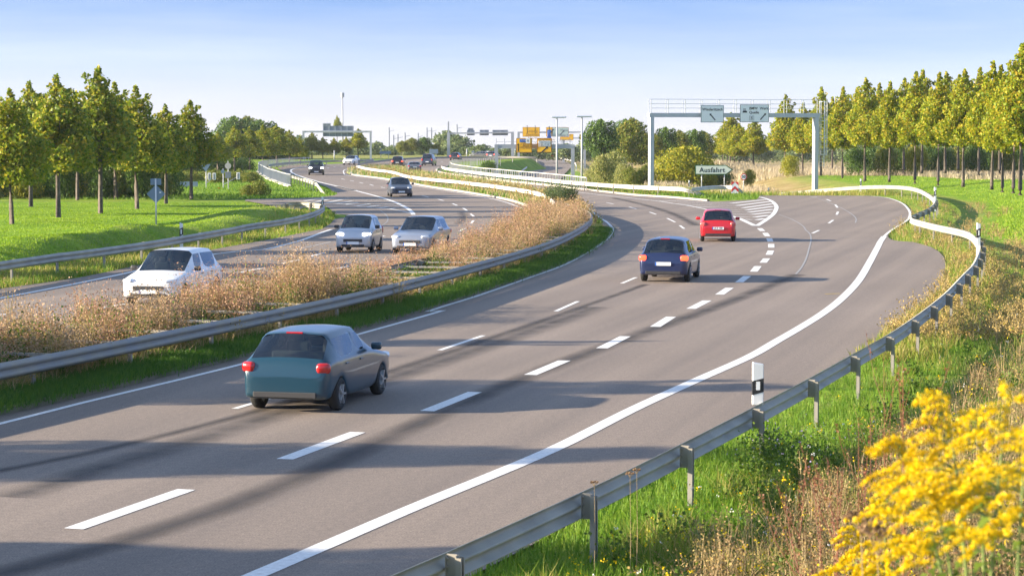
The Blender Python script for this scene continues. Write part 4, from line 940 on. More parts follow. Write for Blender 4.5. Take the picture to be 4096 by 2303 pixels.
for k, (x, yb, yt, Y) in enumerate([(912,812,470,369),(940,812,330,372),(977,852,440,358),(1016,852,430,353),(1145,842,395,332),(870,812,490,380)]):
    put_tree(lindenR, k, 'd', x, yb, yt, 9.0, nord[k]+' linden from the left in the clump above the exit sign', 'lindens behind the exit sign', Y=Y, wide=1.35)
for k, (x, yb, yt) in enumerate([(653,757,470),(768,757,520),(885,757,528),(1013,747,518),(1138,737,430)]):
    put_tree(lindenR, k, 'b', x, yb, yt, 9.0, nord[k]+' linden from the left framed by the left gantry', 'lindens below the left gantry', wide=1.5, Y=430)
put_tree(lindenL, 1, 'b', 918, 600, 290, 8.4, 'narrow pointed tree top above the left gantry sign', 'lone far trees', Y=560, wide=.8)
for k, (x, yb, yt, kit, m_) in enumerate([(1705,705,528,roundT,1),(1835,705,520,roundT,0),(1600,705,560,roundT,1),(1960,705,590,roundT,1)]):
    put_tree(kit, m_, 'b', x, yb, yt, 7.0, nord[k]+' round tree from the left in the group beyond the grey direction board', 'round trees beyond the cars', Y=470, wide=1.1)
put_tree(roundT, 0, 'c', 2035, 900, 362, 7.0, 'big round dark green tree right of the street lamps', 'round trees', Y=300, wide=1.0)
for k, (x, yb, yt, Y, m_) in enumerate([(2320,880,360,330,0),(2240,880,480,340,1),(2180,900,520,345,0)]):
    put_tree(roundT, m_, 'c', x, yb, yt, 7.0, nord[k]+' tree in the group behind the big round tree, counted from the right', 'trees behind the big round tree', Y=Y, wide=.75)
for k, (x, yb, yt, Y, m_) in enumerate([(150,860,500,300,1),(60,860,380,310,1),(360,800,460,330,0),(480,800,490,335,1),(620,800,480,340,0),(700,800,500,345,1),(250,830,520,320,1)]):
    put_tree(roundT, m_, 'd', x, yb, yt, 7.0, nord[k]+' broadleaf tree from the left behind the left upright of the main gantry', 'trees behind the main gantry', Y=Y, wide=.85)
def put_shrub(kind, k, r, x, yb, yt, width, Y, label, group, name=None):
    p = GY(r, x, yb, Y); H = GY(r, x, yt, Y).z - p.z; w = width/REG[r][2]*Y/FPX
    o = shrub[kind].get(k); return place(o, p-Vector((0,0,.15)), k*2.1, (w/4.9, w/4.9, H/3.3), label, group)
for k, (kd, x, yb, yt, w, Y) in enumerate([('Y',600,1180,640,760,207),('Y',380,1180,760,420,212),('Y',830,1160,780,420,214),('M',110,1170,880,300,206),('D',1080,1150,950,340,214),('Y',900,1180,1010,260,209),('Y',1440,1130,940,180,208),('M',30,1170,960,240,205),('Y',1960,1010,760,260,252)]):
    put_shrub(kd, k, 'l', x, yb, yt, w, Y, ['largest yellow-green bush behind the guardrail left of the exit sign','yellow bush beside the left upright of the main gantry','yellow-green bush directly above the exit sign','dark brownish bush at the foot of the left upright','dark green bush behind the right post of the exit sign','low green bush between the posts of the exit sign','small yellow bush beside the speed limit sign','dark bush left of the main gantry upright','yellow flowering bush between the lindens right of the exit sign'][k], 'bushes round the exit sign')
for k, (kd, x, yb, yt, w, Y) in enumerate([('W',2060,1120,760,300,212),('W',2180,1120,720,330,222),('W',2300,1115,860,260,205),('M',2380,1115,900,200,200),('W',1930,1100,920,180,220),('D',735,950,835,190,262)]):
    put_shrub(kd, k, 'c', x, yb, yt, w, Y, ['pale willow bush right of the street lamps','tallest pale willow bush behind the end of the railing','wide willow bush left of the small box on the guardrail','brownish bush in front of the main gantry upright, left side','small willow bush between the right street lamp and the railing end','square dark hedge behind the pale railing'][k], 'willow bushes behind the railing')
for k in range(15):
    x = -30 + k*32; kd = 'MDMYDMDYMDMDDMD'[k]; yt = [395,402,385,398,420,405,390,405,398,412,400,408,392,405,400][k]
    put_shrub(kd, k, 'D', x, 500, yt-8, 96, 169+(k%3)*4, nord[k]+' shrub from the left in the hedge behind the left trees', 'hedge shrubs behind the left trees')
for k in range(12):
    put_tree(roundT, 0 if k % 3 else 1, 'D', -40+k*46, 480, 318+((k*37)%30), 7.0, nord[k]+' dark tree from the left in the backdrop behind the left hedge', 'dark trees behind the left hedge', Y=245+(k%4)*14, wide=1.0)
for k, (kd, x, yb, yt, w, l_) in enumerate([('M',1440,862,768,105,'lower left one of two round bushes below the left bridge railing'),('M',1505,862,738,125,'upper right one of two round bushes below the left bridge railing')]):
    put_shrub(kd, k, 'a', x, yb, yt, w, 176, l_, 'bushes below the bridge railing')
for k in range(9):
    put_shrub('D', k, 'D', 535+k*27, 432 if k < 4 else 404, (396 if k < 4 else 378)-(k%3)*4, 62, (292 if k < 4 else 425)+(k%2)*9, nord[k]+' dark bush from the left beneath the lindens behind the left bridge curve', 'dark bushes behind the left bridge curve')
for k in range(13):
    put_shrub('DDMDYDDMDDMDD'[k], k, 'e', 470+k*86, 700, 560-(k%3)*14, 150, 262+(k%2)*8, nord[k]+' shrub from the left in the dark hedge behind the right lindens', 'hedge behind the right lindens')
for k in range(7):
    put_shrub('M', k, 'D', 452+k*30, 470, 428-(k%2)*6, 60, 222+(k%3)*6, nord[k]+' low brownish bush from the left on the bank behind the signals', 'bushes behind the signals')
for k in range(64):
    x = 560 + k*33 + RNG.uniform(-8,8); yt = (345 if x < 760 else 359 if x < 1100 else 335 if x < 1165 else 367 if x < 1475 else 351) - 6*math.sin(k*2.3)
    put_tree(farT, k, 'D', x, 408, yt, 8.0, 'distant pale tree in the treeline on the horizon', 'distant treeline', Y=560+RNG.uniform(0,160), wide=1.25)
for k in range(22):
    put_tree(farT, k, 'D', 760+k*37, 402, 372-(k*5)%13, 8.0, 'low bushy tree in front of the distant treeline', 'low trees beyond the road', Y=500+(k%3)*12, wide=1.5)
# ------------------------------------------------------------------ grass, weeds, flowers
XS, YS = np.array(xs, float), np.array(ys, float); ZG = np.array([v[2] for v in V_GROUND]).reshape(len(ys), len(xs))
def ghn(x, y):
    i = np.clip(np.searchsorted(XS, x)-1, 0, len(XS)-2); j = np.clip(np.searchsorted(YS, y)-1, 0, len(YS)-2)
    a = (x-XS[i])/(XS[i+1]-XS[i]); b = (y-YS[j])/(YS[j+1]-YS[j])
    return (ZG[j,i]*(1-a)+ZG[j,i+1]*a)*(1-b) + (ZG[j+1,i]*(1-a)+ZG[j+1,i+1]*a)*b
def inpoly(P, x, y):
    c = np.zeros(len(x), bool); n = len(P)
    for i in range(n):
        x0, y0 = P[i].x, P[i].y; x1, y1 = P[(i+1)%n].x, P[(i+1)%n].y
        if y0 == y1: continue
        m = ((y0 > y) != (y1 > y)) & (x < (x1-x0)*(y-y0)/(y1-y0)+x0); c ^= m
    return c
def inview(x, y, pad=.6): return (np.abs(x) < .232*y+pad) & (y > 2)
def scatter(n, x0, x1, y0, y1, road=True, rng=RNG, bias=1.0, view=True):
    """random ground points inside the view, denser towards the camera, never on the asphalt"""
    u = rng.uniform(0, 1, n); y = 1/(1/y1 + u*(1/y0-1/y1)) if bias else rng.uniform(y0, y1, n)
    x = rng.uniform(0, 1, n)
    X0 = np.maximum(x0, -.235*y-4) if view else np.full(n, x0); X1 = np.minimum(x1, .235*y+5) if view else np.full(n, x1)
    ok = X1 > X0; x = X0+(X1-X0)*x; x, y = x[ok], y[ok]
    if road: k = ~inpoly(OUT, x, y); x, y = x[k], y[k]
    return x, y
def blades(name, x, y, z, h, w, mat_, lean=.35, label=None, rng=RNG, curl=.5):
    n = len(x); a = rng.uniform(0, 2*np.pi, n); l = np.abs(rng.normal(0, lean, n))*h; h = h*rng.uniform(.55, 1.25, n)
    dx, dy = np.cos(a)*l, np.sin(a)*l; f = rng.uniform(0, np.pi, n); wx, wy = np.cos(f)*w/2, np.sin(f)*w/2
    P = lambda t, ww: (np.stack([x+dx*t**1.6-wx*ww, y+dy*t**1.6-wy*ww, z+h*t*(1-curl*.25*t)], 1), np.stack([x+dx*t**1.6+wx*ww, y+dy*t**1.6+wy*ww, z+h*t*(1-curl*.25*t)], 1))
    p0 = P(0, 1); p1 = P(.55, .8); p2 = P(1.0, .12)
    V = np.stack([p0[0], p0[1], p1[0], p1[1], p2[0], p2[1]], 1).reshape(-1, 3); b = np.arange(n)*6
    F = np.concatenate([np.stack([b, b+1, b+3, b+2], 1), np.stack([b+2, b+3, b+5, b+4], 1)])
    o = link(name, npmesh(name, V, F, mat_)); o['kind'] = 'stuff'
    if label: o['label'] = label
    return o
def flecks(name, C, size, mat_, rng=RNG, up=.3):
    V, F = leaf_quads(C, size, rng, up); o = link(name, npmesh(name, V, F, mat_)); o['kind'] = 'stuff'; return o
def weed_clouds(name, px, py, pz, H, R, ns, nf, m_stem, m_fleck, fsize, sw=.006, rng=RNG, low=.35):
    """bushy dry weeds: fans of thin stems with sprays of small seed heads"""
    n = len(px); N = n*ns; ip = np.repeat(np.arange(n), ns)
    a = rng.uniform(0, 2*np.pi, N); r = R[ip]*np.sqrt(rng.uniform(0, 1, N)); h = H[ip]*rng.uniform(.6, 1.05, N)*(1-.25*(r/R[ip])**2)
    bx, by, bz = px[ip]+np.cos(a)*r*.25, py[ip]+np.sin(a)*r*.25, pz[ip]
    tx, ty = px[ip]+np.cos(a)*r, py[ip]+np.sin(a)*r; tz = bz+h
    mx_, my_, mz_ = bx*.55+tx*.45, by*.55+ty*.45, bz+h*.62
    f = rng.uniform(0, np.pi, N); wx, wy = np.cos(f)*sw/2, np.sin(f)*sw/2
    def pr(X, Y, Z, k): return [np.stack([X-wx*k, Y-wy*k, Z], 1), np.stack([X+wx*k, Y+wy*k, Z], 1)]
    V = np.stack(pr(bx, by, bz, 1.2)+pr(mx_, my_, mz_, .9)+pr(tx, ty, tz, .4), 1).reshape(-1, 3); b = np.arange(N)*6
    F = np.concatenate([np.stack([b, b+1, b+3, b+2], 1), np.stack([b+2, b+3, b+5, b+4], 1)])
    o = link(name+'_stems', npmesh(name, V, F, m_stem)); o['kind'] = 'stuff'
    M = N*nf; i = np.repeat(np.arange(N), nf); t = rng.uniform(low, 1.08, M)
    X = np.where(t < .62, bx[i]+(mx_-bx)[i]*t/.62, mx_[i]+(tx-mx_)[i]*(t-.62)/.38); Yv = np.where(t < .62, by[i]+(my_-by)[i]*t/.62, my_[i]+(ty-my_)[i]*(t-.62)/.38); Z = bz[i]+h[i]*t
    sp = (.02+.13*np.clip((t-.3), 0, 1))*np.maximum(.6, H[ip][i])
    C = np.stack([X, Yv, Z], 1)+rng.normal(size=(M, 3))*sp[:, None]*np.array([.8, .8, .55]); C[:,2] = np.maximum(C[:,2], bz[i]+.03)
    o2 = flecks(name+'_heads', C, fsize, m_fleck, rng); return o, o2

G_GREEN = leafmat('grass_blades_green', [(.07,.17,.012),(.13,.25,.018),(.21,.30,.03)], .4, patch=(.8,.5))
G_LUSH = leafmat('grass_blades_lush', [(.035,.10,.012),(.07,.17,.016),(.12,.22,.02)], .4, patch=(1.2,.5))
G_YEL = leafmat('grass_blades_yellowing', [(.16,.24,.02),(.28,.28,.05),(.42,.32,.12)], .4, patch=(.8,.6))
G_DRY = leafmat('dry_grass_blades', [(.30,.21,.10),(.42,.31,.15),(.52,.40,.22)], .35, patch=(.7,.5))
G_BRN = leafmat('brown_seed_heads', [(.10,.055,.025),(.24,.14,.06),(.40,.27,.13)], .25, patch=(.9,.5))
G_TAN = leafmat('pinkish_seed_heads', [(.26,.18,.09),(.42,.28,.15),(.55,.38,.24)], .3, patch=(.8,.5))
G_OCH = leafmat('ochre_seed_heads', [(.20,.16,.06),(.36,.27,.09),(.50,.34,.11)], .3, patch=(.8,.5))
G_FLW = leafmat('yellow_florets', [(.66,.45,.003),(.78,.56,.004),(.82,.62,.008)], .35)
G_WFL = leafmat('white_petals', [(.75,.75,.72),(.8,.8,.8)], .3)
G_LIL = leafmat('lilac_petals', [(.30,.22,.42),(.42,.34,.55)], .3)
G_GLEAF = leafmat('weed_leaves', [(.05,.10,.015),(.10,.17,.02),(.16,.21,.03)], .35, patch=(1.2,.5))

# right-hand verge near the camera
def railx(y): return np.interp(y, [p[0] for p in RAILX], [p[1] for p in RAILX])
x, y = scatter(190000, -6, 60, 17, 85); d = x-railx(y); k = (d > -1.5) & (d < 4.0+.02*y); x, y = x[k], y[k]
blades('green_verge_grass', x, y, ghn(x, y), .20, .013, G_GREEN, .55, 'bright green grass growing under and behind the near right guardrail')
x, y = scatter(80000, -6, 60, 17, 60); d = x-railx(y); k = (d > .3) & (d < 4); x, y = x[k], y[k]
w = (np.sin(x*1.7+y*.9)+np.sin(x*.6-y*.5+1)) > .6; x, y = x[w], y[w]
blades('tall_grass_tufts', x, y, ghn(x, y), .38, .012, G_YEL, .6)
x, y = scatter(170000, -6, 70, 17, 98); d = x-railx(y); k = (d > 1.8) & (d < np.where(y < 80, 16, 7)) & ((d > 3.2) | (RNG.uniform(size=len(d)) < .3)); x, y = x[k], y[k]
blades('dry_verge_grass', x, y, ghn(x, y), .34, .011, G_DRY, .5, 'dry straw-coloured grass on the right bank')
x, y = scatter(2600, -6, 60, 17, 75); d = x-railx(y); k = (d > 2.2) & (d < 10); x, y = x[k], y[k]
weed_clouds('brown_weeds', x, y, ghn(x, y), RNG.uniform(.35, .85, len(x)), RNG.uniform(.15, .4, len(x)), 10, 9, G_DRY, G_BRN, .022, .007)
x, y = scatter(1500, -6, 60, 18, 110); d = x-railx(y); k = (d > 1.5) & (d < 9); x, y = x[k], y[k]
weed_clouds('ochre_weeds', x, y, ghn(x, y), RNG.uniform(.3, .7, len(x)), RNG.uniform(.2, .45, len(x)), 10, 9, G_DRY, G_OCH, .026, .007)
x, y = scatter(500, -6, 60, 18, 60); d = x-railx(y); k = (d > .6) & (d < 6); x, y = x[k], y[k]
weed_clouds('leafy_weeds', x, y, ghn(x, y), RNG.uniform(.25, .6, len(x)), RNG.uniform(.2, .4, len(x)), 9, 12, G_LUSH, G_GLEAF, .045, .008, low=.1)
x, y = scatter(4200, -6, 60, 17.5, 80); d = x-railx(y); k = (d > .4) & (d < 10); x, y = x[k], y[k]; z = ghn(x, y)+RNG.uniform(.12, .5, len(x))
n3 = len(x)*5 // 9
def heads(name, x, y, z, m, s, c=6, r=.022):
    C = np.repeat(np.stack([x, y, z], 1), c, 0)+RNG.normal(size=(len(x)*c, 3))*r; return flecks(name, C, s, m)
heads('yellow_wildflowers', x[:n3], y[:n3], z[:n3], G_FLW, .022); heads('white_wildflowers', x[n3:n3+len(x)//6], y[n3:n3+len(x)//6], z[n3:n3+len(x)//6], G_WFL, .02, 5, .014)
x, y = G('j', 1510, 640).xy; px = np.random.default_rng(3).normal(x, .5, 60); py = np.random.default_rng(4).normal(y, 1.2, 60)
k = (px - railx(py) > .35); px, py = px[k], py[k]
weed_clouds('aster_clump', px, py, ghn(px, py), RNG.uniform(.4, .75, len(px)), RNG.uniform(.15, .3, len(px)), 12, 12, G_LUSH, G_GLEAF, .035, .006, low=.1)
C = np.stack([np.repeat(px, 5), np.repeat(py, 5), np.repeat(ghn(px, py), 5)+RNG.uniform(.3, .7, len(px)*5)], 1)+RNG.normal(size=(len(px)*5, 3))*np.array([.15, .15, .05]); flecks('lilac_wildflowers', C, .022, G_LIL)
# verge between exit lane and rail, farther on
x, y = scatter(60000, 5, 40, 48, 205); d = x-railx(y); k = (d < .6) & (d > -9); x, y = x[k], y[k]
blades('exit_verge_grass', x, y, ghn(x, y), .30, .022, G_YEL, .5, 'yellowing grass strip between exit lane and guardrail')
x, y = scatter(1500, 8, 45, 52, 150); d = x-railx(y); k = (d < 4.0) & (d > -5); x, y = x[k], y[k]
weed_clouds('verge_weeds', x, y, ghn(x, y), RNG.uniform(.3, .65, len(x)), RNG.uniform(.25, .55, len(x)), 10, 9, G_DRY, G_OCH, .04, .012)
x, y = scatter(26000, 5, 45, 170, 215); k = (x < 31) & (y > 176); x, y = x[k], y[k]
blades('crest_grass', x, y, ghn(x, y), .45, .04, G_YEL, .4)
# far dry field and right lawn
x, y = scatter(60000, 12, 70, 196, 420); k = ~((x > 27) & (x < 46) & (y < 262)); x, y = x[k], y[k]
blades('dry_field_grass', x, y, ghn(x, y), .7, .07, leafmat('pale_field_grass', [(.34,.27,.16),(.46,.38,.25),(.56,.48,.33)], .35, patch=(.15,.7)), .4, 'tall dry grass of the field behind the exit'); 
x, y = scatter(90000, 12, 60, 75, 262); d = x-railx(y); k = (d > 3.5) & (x < 48); x, y = x[k], y[k]
blades('right_lawn_grass', x, y, ghn(x, y), .13, .04, leafmat('lawn_blades_bright', [(.14,.26,.012),(.24,.36,.02),(.33,.40,.05)], .4, patch=(.3,.5)), .5)
# left lawn, verge and gore tip
x, y = scatter(120000, -60, -5, 62, 215); kk = ~((y > 158) & (y < 167)); x, y = x[kk], y[kk]
blades('left_lawn_grass', x, y, ghn(x, y), .07, .03, leafmat('lawn_blades_green', [(.15,.27,.008),(.23,.36,.012),(.31,.41,.02)], .4, patch=(.3,.5)), .5, 'mown bright green grass of the left bank')
LR = [p for p in g3 if p.y < 140]; 
def near_path(x, y, P, r):
    P = np.array([(p.x, p.y) for p in resample(P, 1.0)]); o = np.zeros(len(x), bool)
    for s_ in range(0, len(x), 20000): o[s_:s_+20000] = (np.min((x[s_:s_+20000,None]-P[None,:,0])**2+(y[s_:s_+20000,None]-P[None,:,1])**2, axis=1) < r*r)
    return o
x, y = scatter(90000, -30, -6, 55, 145); k = near_path(x, y, LR, 2.3); x, y = x[k], y[k]
blades('left_verge_grass', x, y, ghn(x, y), .26, .022, G_YEL, .5); 
x, y = scatter(70000, -30, -6, 55, 145); k = near_path(x, y, offset(LR, -1.6), 1.6); x, y = x[k], y[k]
blades('left_verge_weeds', x, y, ghn(x, y), .32, .02, G_GREEN, .5)
x, y = scatter(50000, -40, -5, 140, 300); k = (x > -34) & (y > 166); x, y = x[k], y[k]; blades('left_island_grass', x, y, ghn(x, y), .22, .045, G_GREEN, .5)
x, y = scatter(60000, -25, 30, 150, 330); k = near_path(x, y, g5, 3.0) | near_path(x, y, [G('o',900,150),G('o',1200,170),G('o',1480,150)], 4.0); x, y = x[k], y[k]
blades('gore_grass', x, y, ghn(x, y), .42, .045, G_GREEN, .5, 'bright grass strip along the outer rail and on the gore tip')
# median
def med_pts(n, off0, off1, y0, y1, seed=0):
    rng = np.random.default_rng(seed); P = np.array([(p.x, p.y) for p in resample(RAIL2S, .5)]); T = np.gradient(P, axis=0); T /= np.linalg.norm(T, axis=1)[:,None]
    sel = np.where((P[:,1] > y0) & (P[:,1] < y1))[0]; w = 1/P[sel,1]**.8; i = rng.choice(sel, n, p=w/w.sum()); o = rng.uniform(off0, off1, n)
    x = P[i,0]-T[i,1]*o+rng.normal(0,.2,n); y = P[i,1]+T[i,0]*o+rng.normal(0,.2,n); return x, y
x, y = med_pts(115000, -.78, .35, 29, 112, 1); blades('median_verge_grass', x, y, np.full(len(x), .10), .19, .016, G_LUSH, .6, 'dark green grass strip between kerb and the near median rail')
x, y = med_pts(52000, .3, 3.1, 29, 128, 2); blades('median_dry_grass', x, y, np.full(len(x), .10), .36, .016, G_DRY, .5)
x, y = med_pts(34000, .3, 3.1, 36, 128, 12); blades('median_green_grass', x, y, np.full(len(x), .10), .30, .016, G_GREEN, .5)
HP = [(38,.5),(41,1.1),(43,1.55),(45,1.7),(48,1.65),(50,1.3),(53,1.2),(55,1.5),(58,1.9),(61,1.75),(64,1.15),(66,.8),(70,.85),(74,1.1),(80,1.3),(88,1.55),(98,1.7),(110,1.7),(118,1.5),(126,1.1),(133,.7)]
x, y = med_pts(660, .45, 3.0, 32, 132, 3); hp = np.interp(y, [p[0] for p in HP], [p[1] for p in HP])
nzv = np.sin(y*1.15+.5*x)+np.sin(y*.61-1.3*x+2)+.6*np.sin(x*2.9); m_ = ((hp > 1.2) & (nzv > -1.1)) | ((hp > .95) & (nzv > -.4)) | ((hp <= .95) & (nzv > 1.0)); hp = hp*(1+.10*nzv/2.6)
G_PNK = leafmat('reddish_seed_heads', [(.26,.13,.075),(.42,.23,.14),(.56,.34,.22)], .3, patch=(.8,.5))
m1 = m_ & (RNG.uniform(size=len(x)) < .5); m2 = m_ & ~m1
for nm_, mm, mt_ in (('tall_dry_weeds', m1, G_TAN), ('tall_reddish_weeds', m2, G_PNK)):
    weed_clouds(nm_, x[mm], y[mm], np.full(mm.sum(), .1), hp[mm]*RNG.uniform(.62, 1.04, mm.sum()), RNG.uniform(.35, .7, mm.sum()), 26, 26, G_OCH, mt_, .032, .008)
gm = m_ & (RNG.uniform(size=len(x)) < .55)
weed_clouds('green_weed_stems', x[gm], y[gm]-.15, np.full(gm.sum(), .1), hp[gm]*RNG.uniform(.45, .8, gm.sum()), RNG.uniform(.3, .6, gm.sum()), 14, 16, G_GREEN, G_GLEAF, .05, .009, low=.15)
x, y = med_pts(620, .2, 3.0, 38, 132, 31); hp = np.interp(y, [p[0] for p in HP], [p[1] for p in HP])
weed_clouds('median_weeds', x, y, np.full(len(x), .10), hp*RNG.uniform(.35, .7, len(x)), RNG.uniform(.25, .5, len(x)), 12, 13, G_DRY, G_OCH, .034, .009)
rng5 = np.random.default_rng(5)
x, y = med_pts(330, .4, 2.8, 40, 125, 8); weed_clouds('median_leafy_weeds', x, y, np.full(len(x), .1), RNG.uniform(.35, .8, len(x)), RNG.uniform(.25, .45, len(x)), 10, 16, G_GREEN, G_GLEAF, .05, .009, low=.1)
c = G('D', 1437, 520, .1); bx = rng5.normal(c.x-.75, .45, 14); by = rng5.normal(c.y, 1.8, 14)
weed_clouds('green_median_bush', bx, by, np.full(14, .1), rng5.uniform(1.2, 1.65, 14), rng5.uniform(.35, .6, 14), 26, 30, G_LUSH, leafmat('grey_green_leaves', [(.05,.08,.03),(.09,.13,.04),(.15,.17,.07)], .35), .07, .012, low=.1)
far_mid = [p for p in offset(resample(smooth(g4, 3), 3), 0)]
x, y = scatter(90000, -30, 8, 118, 330, road=False); k = inpoly(MED, x, y); x, y = x[k], y[k]
kk = RNG.uniform(size=len(x)) < .62; blades('far_median_grass', x[kk], y[kk], np.full(kk.sum(), .1), .36, .05, G_GREEN, .5); blades('far_median_dry_grass', x[~kk], y[~kk], np.full((~kk).sum(), .1), .5, .05, G_DRY, .5)
x, y = scatter(2500, -30, 8, 120, 300, road=False); k = inpoly(MED, x, y) & near_path(x, y, [p+Vector((1.3,0,0)) for p in g4], 1.6); x, y = x[k][:160], y[k][:160]
weed_clouds('far_median_weeds', x, y, np.full(len(x), .1), RNG.uniform(.5, .9, len(x)), RNG.uniform(.4, .8, len(x)), 9, 9, G_DRY, G_OCH, .09, .03)

# single plants near the camera
def goldenrod(tip, lean, seed, plume=.34, width=.20, label='', n_br=20, fl=.0085):
    rng = np.random.default_rng(seed); tip = Vector(tip); gz = float(ghn(np.array([tip.x-lean[0]]), np.array([tip.y]))[0])
    b = Vector((tip.x-lean[0], tip.y-lean[1], gz)); root = empty('goldenrod', b, 0, label, 'flowering plant', 'goldenrod plants at the right edge'); T = tip-b
    ax = [Vector((0,0,-.05)), T*.35+Vector((-lean[0]*.1,0,0)), T*.7+Vector((-lean[0]*.12,0,0)), T]
    MB().tube(ax, [.006,.005,.004,.0015], 7).build('stem', mat('green_stem', (.16,.22,.05), .6), root, True)
    C = []; bm2 = MB(); n_br = 17
    for k in range(n_br):
        t = (k+.3)/n_br; p0 = T*(1 - (plume/T.length)*t); L = width*(.45+.95*t)*rng.uniform(.7,1.25)
        a = rng.normal(math.pi, .75) if rng.uniform() < .72 else rng.normal(0, .6)
        dx, dy = math.cos(a)*L, math.sin(a)*L*.7; up = rng.uniform(.35,.75)
        pts = [p0+Vector((dx*s_, dy*s_, L*(up*s_-.72*s_*s_))) for s_ in np.linspace(0,1,9)]
        bm2.tube(pts[::2], [.0022,.0018,.0014,.001,.0006], 4)
        for j in range(int(230*L/.2)):
            s_ = rng.uniform(.14,1.0)**.85; i = min(7, int(s_*8)); q = pts[i].lerp(pts[i+1], s_*8-i); w_ = .0066*(1.15-.5*s_)
            C.append(tuple(q+Vector((rng.normal(0,w_), rng.normal(0,w_), rng.normal(.003,w_)))))
    for j in range(160): s_ = rng.uniform(0,plume*.35); q = T*(1-s_/T.length); C.append(tuple(q+Vector((rng.normal(0,.005), rng.normal(0,.005), 0))))
    bm2.build('flower_branch', mat('green_stem'), root)
    V, F = leaf_quads(np.array(C), fl, rng, .5); link('florets', npmesh('florets', V, F, G_FLW), root)['kind'] = 'stuff'
    LV = []; LF = []
    for k in range(46):
        t = rng.uniform(.05, 1-plume/T.length*.55); p0 = T*t; a = rng.uniform(0,6.28); L = rng.uniform(.06,.12); w = L*.13; d = Vector((math.cos(a),math.sin(a),rng.uniform(.0,.5))).normalized(); s_ = d.cross(Vector((0,0,1))).normalized()*w
        m1 = p0+d*L*.45; e = p0+d*L+Vector((0,0,-.35*L)); o_ = len(LV); LV += [tuple(p0-s_*.25), tuple(p0+s_*.25), tuple(m1+s_), tuple(m1-s_), tuple(e)]; LF += [(o_,o_+1,o_+2,o_+3),(o_+3,o_+2,o_+4)]
    MB().add(LV, LF).build('leaves', leafmat('goldenrod_leaves', [(.10,.17,.02),(.20,.28,.04)], .4), root)
    return root
for k, (r_, x_, y_, Y_, le, pl, wd, lb) in enumerate([
    ('k', 985,400,6.2,(-.10,0),.34,.19,'tall goldenrod whose plume leans to the left, highest but one at the right edge'),
    ('k', 1345,385,6.0,(.06,0),.36,.20,'goldenrod with the topmost arching plume in the bottom right corner'),
    ('k', 1180,560,6.6,(-.03,0),.36,.22,'dense goldenrod in the middle of the yellow clump'),
    ('k', 720,650,6.4,(-.20,.05),.28,.16,'goldenrod with a plume arching far to the left of the clump'),
    ('k', 1450,620,5.6,(.03,0),.34,.18,'goldenrod cut by the right edge of the photograph'),
    ('k', 900,880,6.0,(-.12,0),.26,.16,'low goldenrod with drooping plumes below the arching one'),
    ('k', 640,1010,9.0,(0,0),.42,.24,'deeper yellow goldenrod farther back at the bottom edge'),
    ('k', 480,1180,9.6,(-.05,0),.36,.22,'small deep yellow goldenrod left of the clump at the bottom edge'),
    ]):
    goldenrod(GY(r_, x_, y_, Y_), le, 200+k, pl, wd, lb, fl=.0076 if Y_ < 8 else .010)
def dock(base_r, xb, yb, ytop, Y, seed, label, m=None):
    p = GY(base_r, xb, yb, Y); top = GY(base_r, xb, ytop, Y); gz = float(ghn(np.array([p.x]), np.array([Y]))[0]); H = top.z-gz; rng = np.random.default_rng(seed)
    root = empty('dock_plant', (p.x, Y, gz), 0, label, 'dry plant', 'dry red dock stalks'); mb = MB(); C = []
    M_ST = mat('red_brown_stem', (.22,.075,.04), .7)
    mb.tube([(0,0,-.05),(rng.normal(0,.01),0,H*.5),(rng.normal(0,.02),0,H)], [.005,.004,.0015], 6)
    for k in range(9):
        t = rng.uniform(.3,.85); a = rng.uniform(0,6.28); L = H*rng.uniform(.12,.3); e = Vector((math.cos(a)*L*.45, math.sin(a)*L*.45, H*t+L)); mb.tube([(0,0,H*t), Vector((e.x*.6,e.y*.6,H*t+L*.45)), e], [.0028,.002,.001], 5)
        for j in range(40): s_ = rng.uniform(.3,1); C.append((e.x*s_+rng.normal(0,.006), e.y*s_+rng.normal(0,.006), H*t+L*s_+rng.normal(0,.01)))
    for j in range(90): C.append((rng.normal(0,.009), rng.normal(0,.009), H*rng.uniform(.55,1)))
    mb.build('stalk', M_ST, root); V, F = leaf_quads(np.array(C), .012, rng); link('seed_heads', npmesh('seed_heads', V, F, leafmat('rusty_seeds', [(.14,.05,.03),(.28,.11,.06)], .2)), root)['kind'] = 'stuff'
for k, a in enumerate([('k',745,1448,215,11,'tall red-brown dock stalk standing in front of the goldenrod'),('k',640,600,185,22,'dock stalk with side branches below the second visible guardrail post'),('k',490,1000,560,14,'dock stalk left of the goldenrod clump'),('k',365,1448,820,12,'dark red dock stalk near the bottom edge left of the goldenrod'),('k',140,1448,900,13,'thin dock stalk at the bottom edge, far left of the goldenrod'),('k',270,1300,980,14,'short dock stalk between the two left dock stalks'),('k',560,640,430,20,'slanting dock stalk left of the branched one')]):
    dock(a[0], a[1], a[2], a[3], a[4], 300+k, a[5])
